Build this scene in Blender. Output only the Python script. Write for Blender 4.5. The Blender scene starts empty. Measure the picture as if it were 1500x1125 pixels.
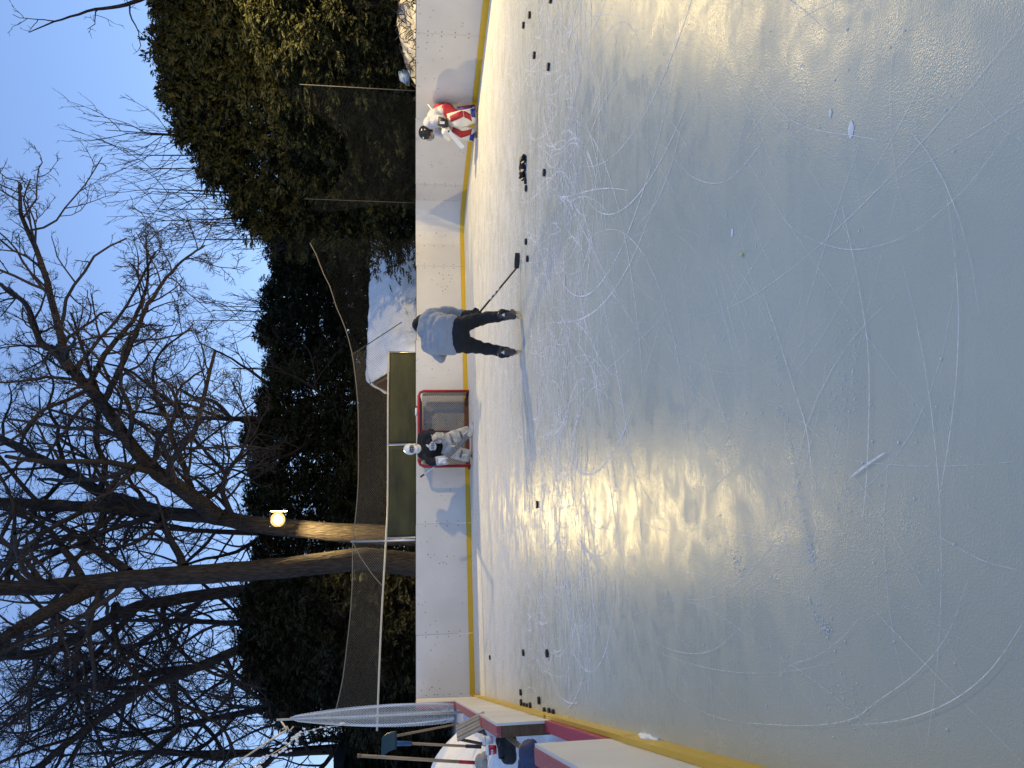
import bpy, bmesh, math, random
import numpy as np
from mathutils import Vector, Matrix, noise as mnoise

random.seed(7); rng = np.random.default_rng(7)
D = bpy.data
sc = bpy.context.scene
COL = sc.collection

# ------------------------------------------------------------------ camera
FPX, V0, HCAM = 1080.0, 609.0, 1.27          # focal length (px of a 1500 px frame), horizon, eye height
PITCH = math.atan((750 - V0) / FPX)
Fv = Vector((0, math.cos(PITCH), -math.sin(PITCH)))
Rv = Vector((1, 0, 0))
Uv = Vector((0, math.sin(PITCH), math.cos(PITCH)))
CAMP = Vector((0, 0, HCAM))
cam_d = D.cameras.new('camera'); cam = D.objects.new('camera', cam_d); COL.objects.link(cam)
cam_d.sensor_fit = 'HORIZONTAL'; cam_d.sensor_width = 36; cam_d.lens = 36 * FPX / 1500
cam_d.clip_start = 0.05; cam_d.clip_end = 3000
# the photograph lies on its side: the camera was held turned by 90 degrees
m3 = Matrix((-Uv, Rv, -Fv)).transposed()
cam.matrix_world = Matrix.Translation(CAMP) @ m3.to_4x4()
sc.camera = cam

# ------------------------------------------------------------------ world, sun, exposure
SUN_EL, SUN_AZ = math.radians(30.0), math.radians(215)     # low dusk light from behind the camera's left
world = D.worlds.new('World'); sc.world = world; world.use_nodes = True
wn = world.node_tree.nodes; wl = world.node_tree.links; wn.clear()
sky = wn.new('ShaderNodeTexSky'); sky.sky_type = 'NISHITA'; sky.sun_disc = False
sky.sun_elevation = SUN_EL; sky.sun_rotation = SUN_AZ; sky.altitude = 100
sky.air_density = 1.0; sky.dust_density = 0.0; sky.ozone_density = 3.4
bgn = wn.new('ShaderNodeBackground'); bgn.inputs['Strength'].default_value = 0.136
won = wn.new('ShaderNodeOutputWorld')
gam = wn.new('ShaderNodeGamma'); gam.inputs['Gamma'].default_value = .6; wl.new(sky.outputs[0], gam.inputs['Color'])
tin = wn.new('ShaderNodeMix'); tin.data_type = 'RGBA'; tin.blend_type = 'MULTIPLY'; tin.clamp_result = False; tin.inputs['Factor'].default_value = 1
tin.inputs['B'].default_value = (1.74, 2.04, 2.72, 1); wl.new(gam.outputs[0], tin.inputs['A'])      # even dusk blue
wl.new(tin.outputs['Result'], bgn.inputs['Color']); wl.new(bgn.outputs[0], won.inputs['Surface'])
sun_d = D.lights.new('sun', 'SUN'); sun = D.objects.new('sun', sun_d); COL.objects.link(sun)
sun_d.energy = 0.15; sun_d.angle = math.radians(40); sun_d.color = (1, .86, .74)
sdir = Vector((math.sin(SUN_AZ) * math.cos(SUN_EL), math.cos(SUN_AZ) * math.cos(SUN_EL), math.sin(SUN_EL)))
sun.rotation_euler = sdir.to_track_quat('Z', 'Y').to_euler()
sc.view_settings.view_transform = 'Standard'; sc.view_settings.look = 'None'
sc.view_settings.gamma = 1; sc.view_settings.use_curve_mapping = False
sc.view_settings.exposure = 0.05
sc.render.engine = 'CYCLES'
LAMP_W = 2400.0
sc.cycles.max_bounces = 6; sc.cycles.diffuse_bounces = 3; sc.cycles.glossy_bounces = 3; sc.cycles.transparent_max_bounces = 12

# ------------------------------------------------------------------ measuring helpers
def ray(px, py): return Fv + Rv * ((562.5 - py) / FPX) - Uv * ((px - 750) / FPX)
def gnd(px, py, z=0.0):
    d = ray(px, py); return CAMP + d * ((z - HCAM) / d.z)
def atY(px, py, Y):
    d = ray(px, py); return CAMP + d * (Y / d.y)

# ------------------------------------------------------------------ object helpers
def link(name, me, mat=None, parent=None):
    o = D.objects.new(name, me); COL.objects.link(o)
    if mat is not None and me is not None and not me.materials: me.materials.append(mat)
    if parent is not None: o.parent = parent
    return o
def tag(o, label=None, cat=None, group=None, kind=None):
    if label: o['label'] = label
    if cat: o['category'] = cat
    if group: o['group'] = group
    if kind: o['kind'] = kind
    return o
def empty(name, loc=(0, 0, 0), rz=0.0):
    o = D.objects.new(name, None); COL.objects.link(o); o.location = loc; o.rotation_euler = (0, 0, rz)
    o.empty_display_size = 0.2
    return o

class MB:
    """collects vertices and faces of one mesh"""
    def __init__(s): s.v = []; s.f = []
    def add(s, vs, fs):
        n = len(s.v); s.v.extend([tuple(p) for p in vs]); s.f.extend([tuple(i + n for i in f) for f in fs]); return s
    def box(s, c, sz, M=None):
        x, y, z = [k / 2 for k in sz]; c = Vector(c)
        vs = [Vector((sx * x, sy * y, sz_ * z)) for sz_ in (-1, 1) for sy in (-1, 1) for sx in (-1, 1)]
        vs = [c + (M @ p if M is not None else p) for p in vs]
        return s.add(vs, [(0, 2, 3, 1), (4, 5, 7, 6), (0, 1, 5, 4), (2, 6, 7, 3), (0, 4, 6, 2), (1, 3, 7, 5)])
    def prism(s, a, b, t, z0, z1, side=0.0):
        """upright slab from a to b (xy), thickness t, offset side to the right of a->b"""
        a = Vector(a[:2]); b = Vector(b[:2]); d = (b - a).normalized(); n = Vector((d.y, -d.x))
        o0 = n * side; o1 = n * (side + t)
        q = [a + o0, b + o0, b + o1, a + o1]
        vs = [(p.x, p.y, z0) for p in q] + [(p.x, p.y, z1) for p in q]
        return s.add(vs, [(0, 1, 2, 3), (7, 6, 5, 4), (0, 4, 5, 1), (1, 5, 6, 2), (2, 6, 7, 3), (3, 7, 4, 0)])
    def tube(s, pts, rad, n=6, cap=True):
        pts = [Vector(p) for p in pts]; k = len(pts)
        if not hasattr(rad, '__len__'): rad = [rad] * k
        t0 = (pts[1] - pts[0]).normalized(); ref = Vector((0, 0, 1)) if abs(t0.z) < .9 else Vector((1, 0, 0))
        x = t0.cross(ref).normalized(); vs = []; fs = []
        for i, p in enumerate(pts):
            t = (pts[min(i + 1, k - 1)] - pts[max(i - 1, 0)]).normalized()
            x = (x - t * x.dot(t)).normalized(); y = t.cross(x)
            for j in range(n):
                a = 2 * math.pi * j / n
                vs.append(p + (x * math.cos(a) + y * math.sin(a)) * rad[i])
        for i in range(k - 1):
            for j in range(n):
                j2 = (j + 1) % n
                fs.append((i * n + j, i * n + j2, (i + 1) * n + j2, (i + 1) * n + j))
        if cap: fs.append(tuple(range(n - 1, -1, -1))); fs.append(tuple((k - 1) * n + j for j in range(n)))
        return s.add(vs, fs)
    def loft(s, secs, n=20, e=2.6):
        """secs: (centre, xdir, ydir, half width, half depth); rounded-rectangle sections"""
        vs = []; fs = []; k = len(secs)
        for c, xd, yd, w, d in secs:
            c = Vector(c); xd = Vector(xd); yd = Vector(yd)
            for j in range(n):
                a = 2 * math.pi * j / n; ca, sa = math.cos(a), math.sin(a)
                vs.append(c + xd * (w * math.copysign(abs(ca) ** (2 / e), ca)) + yd * (d * math.copysign(abs(sa) ** (2 / e), sa)))
        for i in range(k - 1):
            for j in range(n):
                j2 = (j + 1) % n; fs.append((i * n + j, i * n + j2, (i + 1) * n + j2, (i + 1) * n + j))
        fs.append(tuple(range(n - 1, -1, -1))); fs.append(tuple((k - 1) * n + j for j in range(n)))
        return s.add(vs, fs)
    def ball(s, c, r, nu=14, nv=9, M=None):
        if not hasattr(r, '__len__'): r = (r, r, r)
        c = Vector(c); vs = []; fs = []
        for i in range(nv + 1):
            th = math.pi * i / nv
            for j in range(nu):
                a = 2 * math.pi * j / nu
                p = Vector((r[0] * math.sin(th) * math.cos(a), r[1] * math.sin(th) * math.sin(a), r[2] * math.cos(th)))
                vs.append(c + (M @ p if M is not None else p))
        for i in range(nv):
            for j in range(nu):
                j2 = (j + 1) % nu; fs.append((i * nu + j, (i + 1) * nu + j, (i + 1) * nu + j2, i * nu + j2))
        return s.add(vs, fs)
    def caps(s, a, b, ra, rb, n=14):
        """closed tapered capsule"""
        a = Vector(a); b = Vector(b); t = (b - a).normalized()
        pts = []; rs = []
        for k in range(5):
            q = math.pi / 2 * k / 5; pts.append(a - t * ra * math.cos(q)); rs.append(max(ra * math.sin(q), ra * .05))
        pts.append(a); rs.append(ra); pts.append(b); rs.append(rb)
        for k in range(4, -1, -1):
            q = math.pi / 2 * k / 5; pts.append(b + t * rb * math.cos(q)); rs.append(max(rb * math.sin(q), rb * .05))
        return s.tube(pts, rs, n)
    def mesh(s, name='m', smooth=False):
        me = D.meshes.new(name); me.from_pydata(s.v, [], s.f); me.update()
        bm = bmesh.new(); bm.from_mesh(me); bmesh.ops.recalc_face_normals(bm, faces=bm.faces); bm.to_mesh(me); bm.free()
        if smooth:
            for p in me.polygons: p.use_smooth = True
        return me
    def build(s, name, mat, parent=None, smooth=False, bevel=0.0):
        me = s.mesh(name, smooth)
        o = link(name, me, mat, parent)
        if bevel:
            b = o.modifiers.new('bevel', 'BEVEL'); b.width = bevel; b.segments = 2; b.limit_method = 'ANGLE'
        return o

def blob(name, mb, mat, parent=None, voxel=0.014, smooth=4, wrinkle=0.0, wscale=9.0):
    """union of overlapping closed shapes -> one continuous skin"""
    me = mb.mesh('tmp'); o = link('tmp', me)
    r = o.modifiers.new('r', 'REMESH'); r.mode = 'VOXEL'; r.voxel_size = voxel
    sm = o.modifiers.new('s', 'SMOOTH'); sm.factor = .5; sm.iterations = smooth
    bpy.context.view_layer.update()
    dg = bpy.context.evaluated_depsgraph_get()
    new = D.meshes.new_from_object(o.evaluated_get(dg)); new.name = name
    D.objects.remove(o); D.meshes.remove(me)
    if wrinkle:
        for v in new.vertices:
            p = v.co * wscale
            k = mnoise.noise(Vector((p.x, p.y, p.z * 1.6))) + .5 * mnoise.noise(p * 2.3)
            v.co = v.co + v.normal * wrinkle * k
    for p in new.polygons: p.use_smooth = True
    new.materials.clear()
    return link(name, new, mat, parent)

# ------------------------------------------------------------------ materials
def nmat(name):
    m = D.materials.new(name); m.use_nodes = True
    nt = m.node_tree; b = nt.nodes['Principled BSDF']
    return m, nt, b
def N(nt, t, **kw):
    n = nt.nodes.new(t)
    for k, v in kw.items(): setattr(n, k, v)
    return n
def mat(name, c, rough=.6, var=.18, scale=6.0, bump=0.0, bscale=40.0, metal=0.0, spec=.4, stretch=(1, 1, 1)):
    m, nt, b = nmat(name); L = nt.links
    tc = N(nt, 'ShaderNodeTexCoord'); mp = N(nt, 'ShaderNodeMapping'); mp.inputs['Scale'].default_value = stretch
    L.new(tc.outputs['Object'], mp.inputs[0])
    n1 = N(nt, 'ShaderNodeTexNoise'); n1.inputs['Scale'].default_value = scale; n1.inputs['Detail'].default_value = 6
    L.new(mp.outputs[0], n1.inputs['Vector'])
    rp = N(nt, 'ShaderNodeValToRGB')
    rp.color_ramp.elements[0].position = .3; rp.color_ramp.elements[1].position = .7
    rp.color_ramp.elements[0].color = tuple(x * (1 - var) for x in c) + (1,)
    rp.color_ramp.elements[1].color = tuple(min(1, x * (1 + var)) for x in c) + (1,)
    L.new(n1.outputs['Fac'], rp.inputs[0]); L.new(rp.outputs[0], b.inputs['Base Color'])
    b.inputs['Roughness'].default_value = rough; b.inputs['Metallic'].default_value = metal
    b.inputs['Specular IOR Level'].default_value = spec
    if bump:
        n2 = N(nt, 'ShaderNodeTexNoise'); n2.inputs['Scale'].default_value = bscale; n2.inputs['Detail'].default_value = 5
        L.new(mp.outputs[0], n2.inputs['Vector'])
        bp = N(nt, 'ShaderNodeBump'); bp.inputs['Strength'].default_value = bump; bp.inputs['Distance'].default_value = .03
        L.new(n2.outputs['Fac'], bp.inputs['Height']); L.new(bp.outputs[0], b.inputs['Normal'])
    return m

def ice_material():
    m, nt, b = nmat('ice'); L = nt.links
    tc = N(nt, 'ShaderNodeTexCoord')
    def noise(scale, detail=5, stretch=None, rot=0, dist=0.0):
        src = tc.outputs['Object']
        if stretch:
            mp = N(nt, 'ShaderNodeMapping'); mp.inputs['Scale'].default_value = stretch; mp.inputs['Rotation'].default_value = (0, 0, rot)
            L.new(src, mp.inputs[0]); src = mp.outputs[0]
        n = N(nt, 'ShaderNodeTexNoise'); n.inputs['Scale'].default_value = scale; n.inputs['Detail'].default_value = detail
        n.inputs['Distortion'].default_value = dist
        L.new(src, n.inputs['Vector']); return n.outputs['Fac']
    def ramp(x, a, b_, c0=0.0, c1=1.0):
        r = N(nt, 'ShaderNodeMapRange'); r.interpolation_type = 'SMOOTHSTEP'
        r.inputs['From Min'].default_value = a; r.inputs['From Max'].default_value = b_
        r.inputs['To Min'].default_value = c0; r.inputs['To Max'].default_value = c1
        L.new(x, r.inputs['Value']); return r.outputs['Result']
    def math_(op, a, b_):
        q = N(nt, 'ShaderNodeMath'); q.operation = op
        for i, s in enumerate((a, b_)):
            if isinstance(s, (int, float)): q.inputs[i].default_value = s
            else: L.new(s, q.inputs[i])
        return q.outputs[0]
    sep = N(nt, 'ShaderNodeSeparateXYZ'); L.new(tc.outputs['Object'], sep.inputs[0])
    # skated-up snow gathers in the far half of the rink, where the players are
    far = ramp(sep.outputs['Y'], 3.8, 10.5)
    big = noise(.55, 4); mid = noise(2.2, 6, (1, 1.6, 1), .35); streak = noise(7, 6, (.25, 2.4, 1), -.33, .6); streak2 = noise(9, 6, (2.2, .3, 1), .5, .5)
    fine = noise(45, 5)
    s1 = ramp(streak, .50, .64); s2 = ramp(streak2, .54, .68)
    scr = math_('MAXIMUM', s1, math_('MULTIPLY', s2, .6))
    snow = math_('MULTIPLY', scr, math_('ADD', math_('MULTIPLY', far, .85), .04))
    snow = math_('MULTIPLY', snow, ramp(mid, .35, .6, .25, 1))
    film = ramp(noise(1.4, 8, (1, 1.8, 1), .5, 1.2), .46, .66)
    patches = math_('MULTIPLY', math_('MAXIMUM', math_('MULTIPLY', ramp(mid, .56, .72), ramp(fine, .45, .62)), math_('MULTIPLY', film, ramp(fine, .35, .65, .35, 1))), math_('ADD', math_('MULTIPLY', far, .55), .05))
    snow = math_('MAXIMUM', snow, patches)
    edge = math_('MULTIPLY', ramp(sep.outputs['Y'], 7.6, 11.0), ramp(mid, .3, .62, .22, .62))
    snow = math_('MINIMUM', math_('ADD', snow, edge), 1.0)
    base = N(nt, 'ShaderNodeMix'); base.data_type = 'RGBA'
    base.inputs['A'].default_value = (.49, .505, .41, 1); base.inputs['B'].default_value = (.54, .555, .455, 1)
    L.new(ramp(big, .35, .65), base.inputs['Factor'])
    col = N(nt, 'ShaderNodeMix'); col.data_type = 'RGBA'; col.inputs['B'].default_value = (.70, .69, .66, 1)
    L.new(base.outputs['Result'], col.inputs['A']); L.new(snow, col.inputs['Factor'])
    L.new(col.outputs['Result'], b.inputs['Base Color'])
    rg = math_('ADD', math_('ADD', ramp(noise(5.0, 7, None, 0, .8), .32, .68, .23, .40), math_('MULTIPLY', s1, .03)), math_('MULTIPLY', snow, .55))
    spc = math_('SUBTRACT', ramp(mid, .35, .65, .40, .22), math_('MULTIPLY', snow, .2)); L.new(spc, b.inputs['Specular IOR Level'])
    L.new(rg, b.inputs['Roughness'])
    b.inputs['IOR'].default_value = 1.31
    grain = math_('ADD', math_('MULTIPLY', noise(330, 3), .6), math_('MULTIPLY', noise(130, 3), .7))
    facet = N(nt, 'ShaderNodeTexVoronoi'); facet.inputs['Scale'].default_value = 210; L.new(tc.outputs['Object'], facet.inputs['Vector'])
    grain = math_('ADD', grain, math_('MULTIPLY', facet.outputs['Distance'], .7))
    grain = math_('ADD', grain, math_('MULTIPLY', snow, 1.0))
    bp = N(nt, 'ShaderNodeBump'); bp.inputs['Strength'].default_value = .26; bp.inputs['Distance'].default_value = .0028
    L.new(grain, bp.inputs['Height']); L.new(bp.outputs[0], b.inputs['Normal'])
    return m

def board_material(name, c, marks=1.0):
    m, nt, b = nmat(name); L = nt.links
    tc = N(nt, 'ShaderNodeTexCoord'); oi = N(nt, 'ShaderNodeObjectInfo')
    n1 = N(nt, 'ShaderNodeTexNoise'); n1.inputs['Scale'].default_value = 1.3; n1.inputs['Detail'].default_value = 7
    L.new(tc.outputs['Object'], n1.inputs['Vector'])
    rp = N(nt, 'ShaderNodeValToRGB'); e = rp.color_ramp.elements
    e[0].position = .3; e[1].position = .72
    e[0].color = tuple(x * .9 for x in c) + (1,); e[1].color = tuple(x * 1.04 for x in c) + (1,)
    L.new(n1.outputs['Fac'], rp.inputs[0])
    hs = N(nt, 'ShaderNodeHueSaturation'); mr = N(nt, 'ShaderNodeMapRange')
    mr.inputs['To Min'].default_value = .9; mr.inputs['To Max'].default_value = 1.05
    L.new(oi.outputs['Random'], mr.inputs['Value']); L.new(mr.outputs[0], hs.inputs['Value']); L.new(rp.outputs[0], hs.inputs['Color'])
    vo = N(nt, 'ShaderNodeTexVoronoi'); vo.inputs['Scale'].default_value = 9.0; L.new(tc.outputs['Object'], vo.inputs['Vector'])
    th = N(nt, 'ShaderNodeMapRange'); th.inputs['From Min'].default_value = .12; th.inputs['From Max'].default_value = .17
    th.inputs['To Min'].default_value = 1; th.inputs['To Max'].default_value = 0
    L.new(vo.outputs['Distance'], th.inputs['Value'])
    n2 = N(nt, 'ShaderNodeTexNoise'); n2.inputs['Scale'].default_value = 1.7; L.new(tc.outputs['Object'], n2.inputs['Vector'])
    r2 = N(nt, 'ShaderNodeMapRange'); r2.inputs['From Min'].default_value = .47; r2.inputs['From Max'].default_value = .66
    r2.inputs['To Max'].default_value = .75 * marks
    L.new(n2.outputs['Fac'], r2.inputs['Value'])
    mu = N(nt, 'ShaderNodeMath'); mu.operation = 'MULTIPLY'; L.new(th.outputs[0], mu.inputs[0]); L.new(r2.outputs[0], mu.inputs[1])
    mx = N(nt, 'ShaderNodeMix'); mx.data_type = 'RGBA'; mx.inputs['B'].default_value = (.06, .06, .065, 1)
    L.new(hs.outputs[0], mx.inputs['A']); L.new(mu.outputs[0], mx.inputs['Factor']); L.new(mx.outputs['Result'], b.inputs['Base Color'])
    b.inputs['Roughness'].default_value = .42; b.inputs['Specular IOR Level'].default_value = .35
    return m

def worn_material(name, c, c2, thr=.62, rough=.55, scale=14):
    m, nt, b = nmat(name); L = nt.links
    tc = N(nt, 'ShaderNodeTexCoord')
    n1 = N(nt, 'ShaderNodeTexNoise'); n1.inputs['Scale'].default_value = scale; n1.inputs['Detail'].default_value = 8
    n1.inputs['Roughness'].default_value = .7; L.new(tc.outputs['Object'], n1.inputs['Vector'])
    rp = N(nt, 'ShaderNodeValToRGB'); e = rp.color_ramp.elements
    e[0].position = thr - .03; e[1].position = thr + .05; e[0].color = c + (1,); e[1].color = c2 + (1,)
    L.new(n1.outputs['Fac'], rp.inputs[0]); L.new(rp.outputs[0], b.inputs['Base Color'])
    b.inputs['Roughness'].default_value = rough
    return m

def bark_material(name, c):
    m, nt, b = nmat(name); L = nt.links
    tc = N(nt, 'ShaderNodeTexCoord'); mp = N(nt, 'ShaderNodeMapping'); mp.inputs['Scale'].default_value = (1, 1, .16)
    L.new(tc.outputs['Object'], mp.inputs[0])
    vo = N(nt, 'ShaderNodeTexVoronoi'); vo.inputs['Scale'].default_value = 16; vo.feature = 'DISTANCE_TO_EDGE'
    ns = N(nt, 'ShaderNodeTexNoise'); ns.inputs['Scale'].default_value = 22; ns.inputs['Detail'].default_value = 7
    L.new(mp.outputs[0], vo.inputs['Vector']); L.new(mp.outputs[0], ns.inputs['Vector'])
    mu = N(nt, 'ShaderNodeMath'); mu.operation = 'ADD'; L.new(vo.outputs['Distance'], mu.inputs[0]); L.new(ns.outputs['Fac'], mu.inputs[1])
    rp = N(nt, 'ShaderNodeValToRGB'); e = rp.color_ramp.elements; e[0].position = .4; e[1].position = .85
    e[0].color = tuple(x * .45 for x in c) + (1,); e[1].color = tuple(x * 1.25 for x in c) + (1,)
    L.new(mu.outputs[0], rp.inputs[0]); L.new(rp.outputs[0], b.inputs['Base Color'])
    bp = N(nt, 'ShaderNodeBump'); bp.inputs['Strength'].default_value = .9; bp.inputs['Distance'].default_value = .04
    L.new(mu.outputs[0], bp.inputs['Height']); L.new(bp.outputs[0], b.inputs['Normal'])
    b.inputs['Roughness'].default_value = .9; b.inputs['Specular IOR Level'].default_value = .15
    return m

def foliage_material(name, c):
    m, nt, b = nmat(name); L = nt.links
    ge = N(nt, 'ShaderNodeNewGeometry'); tc = N(nt, 'ShaderNodeTexCoord')
    ns = N(nt, 'ShaderNodeTexNoise'); ns.inputs['Scale'].default_value = 1.6; ns.inputs['Detail'].default_value = 3
    L.new(tc.outputs['Object'], ns.inputs['Vector'])
    ad = N(nt, 'ShaderNodeMath'); ad.operation = 'MULTIPLY_ADD'; ad.inputs[1].default_value = .5
    L.new(ge.outputs['Random Per Island'], ad.inputs[0]); L.new(ns.outputs['Fac'], ad.inputs[2])
    rp = N(nt, 'ShaderNodeValToRGB'); e = rp.color_ramp.elements; e[0].position = .35; e[1].position = 1.0
    e[0].color = tuple(x * .55 for x in c) + (1,); e[1].color = (c[0] * 1.5, c[1] * 1.35, c[2] * 1.1, 1)
    L.new(ad.outputs[0], rp.inputs[0]); L.new(rp.outputs[0], b.inputs['Base Color'])
    b.inputs['Roughness'].default_value = .7; b.inputs['Specular IOR Level'].default_value = .2
    return m

def emit_material(name, c, s):
    m = D.materials.new(name); m.use_nodes = True; nt = m.node_tree; nt.nodes.clear()
    e = N(nt, 'ShaderNodeEmission'); e.inputs[0].default_value = c + (1,); e.inputs[1].default_value = s
    o = N(nt, 'ShaderNodeOutputMaterial'); nt.links.new(e.outputs[0], o.inputs[0]); return m

def scratch_material(name, c, cover):
    m, nt, b = nmat(name); L = nt.links
    tc = N(nt, 'ShaderNodeTexCoord'); ns = N(nt, 'ShaderNodeTexNoise'); ns.inputs['Scale'].default_value = 38; ns.inputs['Detail'].default_value = 4
    n2 = N(nt, 'ShaderNodeTexNoise'); n2.inputs['Scale'].default_value = 2.1
    L.new(tc.outputs['Object'], ns.inputs['Vector']); L.new(tc.outputs['Object'], n2.inputs['Vector'])
    mu = N(nt, 'ShaderNodeMath'); mu.operation = 'MULTIPLY'; L.new(ns.outputs['Fac'], mu.inputs[0]); L.new(n2.outputs['Fac'], mu.inputs[1])
    mr = N(nt, 'ShaderNodeMapRange'); mr.inputs['From Min'].default_value = .13; mr.inputs['From Max'].default_value = .32
    mr.inputs['To Max'].default_value = cover
    L.new(mu.outputs[0], mr.inputs['Value']); L.new(mr.outputs[0], b.inputs['Alpha'])
    b.inputs['Base Color'].default_value = c + (1,); b.inputs['Roughness'].default_value = .7
    return m

M = {}
M['ice'] = ice_material()
M['snow'] = mat('snow', (.90, .90, .89), .75, .07, 3, .5, 14)
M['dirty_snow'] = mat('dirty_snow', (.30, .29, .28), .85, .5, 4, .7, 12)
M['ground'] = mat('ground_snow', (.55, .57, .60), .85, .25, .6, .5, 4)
M['board'] = board_material('board_white', (.62, .60, .57))
M['board_low'] = board_material('board_cream', (.66, .625, .56), .25)
M['yellow'] = worn_material('kick_yellow', (.56, .36, .012), (.44, .30, .05), .62, .45, 9)
M['red_paint'] = worn_material('red_paint', (.30, .055, .06), (.52, .36, .34), .63, .6, 24)
M['red_plank'] = worn_material('red_plank', (.33, .018, .06), (.50, .25, .26), .66, .55, 30)
M['dark_cap'] = mat('dark_cap', (.035, .025, .025), .6)
M['wood'] = mat('wood', (.26, .16, .085), .7, .3, 5, .2, 30, stretch=(6, 6, 1))
M['wood_dark'] = mat('wood_dark', (.11, .062, .032), .75, .3, 5, .2, 30, stretch=(1, 6, 6))
M['wood_handle'] = mat('wood_handle', (.36, .23, .12), .55, .2, 8, stretch=(3, 3, .6))
M['goal_red'] = mat('goal_red', (.36, .018, .025), .38, .15)
M['goal_base'] = mat('goal_base', (.09, .02, .02), .5)
M['net_goal'] = mat('net_goal', (.07, .07, .075), .8, .1)
M['net_white'] = mat('net_white', (.72, .72, .70), .8, .05)
M['net_tan'] = mat('net_tan', (.20, .17, .13), .8, .1)
M['net_black'] = mat('net_dark', (.05, .048, .04), .8, .1)
M['metal'] = mat('galvanised', (.52, .52, .52), .38, .1, metal=.75)
M['pole_grey'] = mat('pole_grey', (.06, .06, .06), .6, .1)
M['metal_dark'] = mat('metal_dark', (.06, .06, .06), .5, .1, metal=.5)
M['screen'] = mat('green_screen', (.034, .034, .009), .6, .5, 2.4, .15, 20, stretch=(.5, .5, 1.6))
M['bark'] = bark_material('bark', (.040, .032, .027))
M['bark_dark'] = bark_material('bark_dark', (.040, .030, .025))
M['twig'] = mat('twig', (.026, .020, .018), .85, .2)
M['twig_pale'] = mat('twig_pale', (.06, .046, .036), .85, .2)
M['cedar'] = foliage_material('cedar', (.020, .024, .010))
M['cedar_dimmed'] = foliage_material('cedar_dimmed', (.015, .017, .009))  # darker cedar copy, shade put into the colour against lamp light on left trees
M['cedar_dark'] = foliage_material('cedar_dark', (.020, .024, .011))
M['puck'] = mat('puck', (.012, .012, .013), .5, .1)
M['hoodie'] = mat('hoodie', (.34, .335, .335), .9, .08, 5, .25, 55)
M['trousers'] = mat('trousers', (.010, .011, .013), .75, .2, 6, .3, 30)
M['black_knit'] = mat('black_knit', (.012, .012, .016), .9, .2, 30, .4, 120)
M['black_gear'] = mat('black_gear', (.018, .018, .02), .5, .2)
M['boot'] = mat('skate_boot', (.065, .048, .04), .45, .25, 12)
M['steel'] = mat('steel', (.62, .60, .56), .25, .05, metal=.9)
M['holder'] = mat('blade_holder', (.48, .41, .26), .5, .1)
M['skin'] = mat('skin', (.50, .30, .22), .55, .06)
M['jersey_black'] = mat('jersey_black', (.010, .010, .013), .75, .2, 5, .3, 30)
M['jersey_white'] = mat('jersey_white', (.50, .50, .53), .8, .06, 5, .3, 30)
M['pad_grey'] = mat('pad_grey', (.46, .44, .40), .6, .35, 9, .15, 30)
M['pad_white'] = mat('pad_white', (.70, .66, .58), .5, .06)
M['pad_red'] = mat('pad_red', (.36, .02, .03), .5, .12)
M['pad_blue'] = mat('pad_blue', (.02, .045, .30), .5, .12)
M['white_shell'] = mat('white_shell', (.76, .76, .74), .3, .04)
M['black_shell'] = mat('black_shell', (.014, .014, .015), .25, .1)
M['grey_weave'] = mat('grey_weave', (.13, .14, .15), .5, .5, 40)
M['crest'] = mat('crest_grey', (.55, .55, .56), .6, .1)
M['teal'] = mat('teal_plastic', (.016, .045, .055), .4, .15)
M['blue'] = mat('blue_plastic', (.02, .085, .20), .4, .15)
M['red_plastic'] = mat('red_plastic', (.42, .012, .03), .45, .08)
M['beige'] = mat('beige_leather', (.36, .31, .24), .8, .12, 10, .3, 30)
M['navy'] = mat('navy_cloth', (.04, .05, .10), .85, .15, 8, .3, 30)
M['shed_wood'] = mat('shed_wood', (.17, .085, .045), .75, .25, 5, .2, 30, stretch=(1, 1, 5))
M['brick'] = mat('brick', (.36, .13, .06), .8, .2, 12)
M['siding'] = mat('siding', (.03, .034, .04), .7, .1)
M['trim'] = mat('trim_white', (.62, .65, .70), .6, .05)
M['bulb'] = mat('bulb_glass', (.78, .78, .76), .12, .05, spec=.8)
M['cord'] = mat('pale_cord', (.55, .50, .40), .6, .1)
M['ball'] = mat('yellow_scrap', (.62, .66, .30), .6, .05)
M['scratch'] = scratch_material('scratch', (.95, .95, .95), .95)
M['crumb'] = mat('ice_crumb', (.80, .80, .79), .6, .05)
M['leaf_litter'] = mat('leaf_litter', (.05, .04, .03), .8, .2)
M['lens'] = emit_material('lamp_lens', (1.0, .80, .50), 40.0)
M['reflector_glow'] = emit_material('lamp_reflector_glow', (1.0, .60, .18), 1.5)  # rim glows by itself, standing in for bulb light on the reflector

# ------------------------------------------------------------------ rink plan (metres)
LC = Vector((-6.72, 15.88))                   # far left corner
LEFT = (Vector((-2.94, 6.35)) - LC).normalized()
BACK = (Vector((3.07, 19.21)) - LC).normalized()
RC = Vector((4.42, 19.67))                    # far right corner
RIGHT = (Vector((6.67, 12.75)) - RC).normalized()
H_TALL, H_LOW, KICK = 1.262, .575, .112
def left_pt(s): return LC + LEFT * s
def back_pt(s): return LC + BACK * s
BLEN = (RC - LC).length
def inside(x, y, m=.06):
    p = Vector((x, y))
    nl = Vector((-LEFT.y, LEFT.x)); nb = Vector((BACK.y, -BACK.x)); nr = Vector((RIGHT.y, -RIGHT.x))
    return (p - LC).dot(nl) > m and (p - LC).dot(nb) > m and (p - RC).dot(nr) > m

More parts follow.
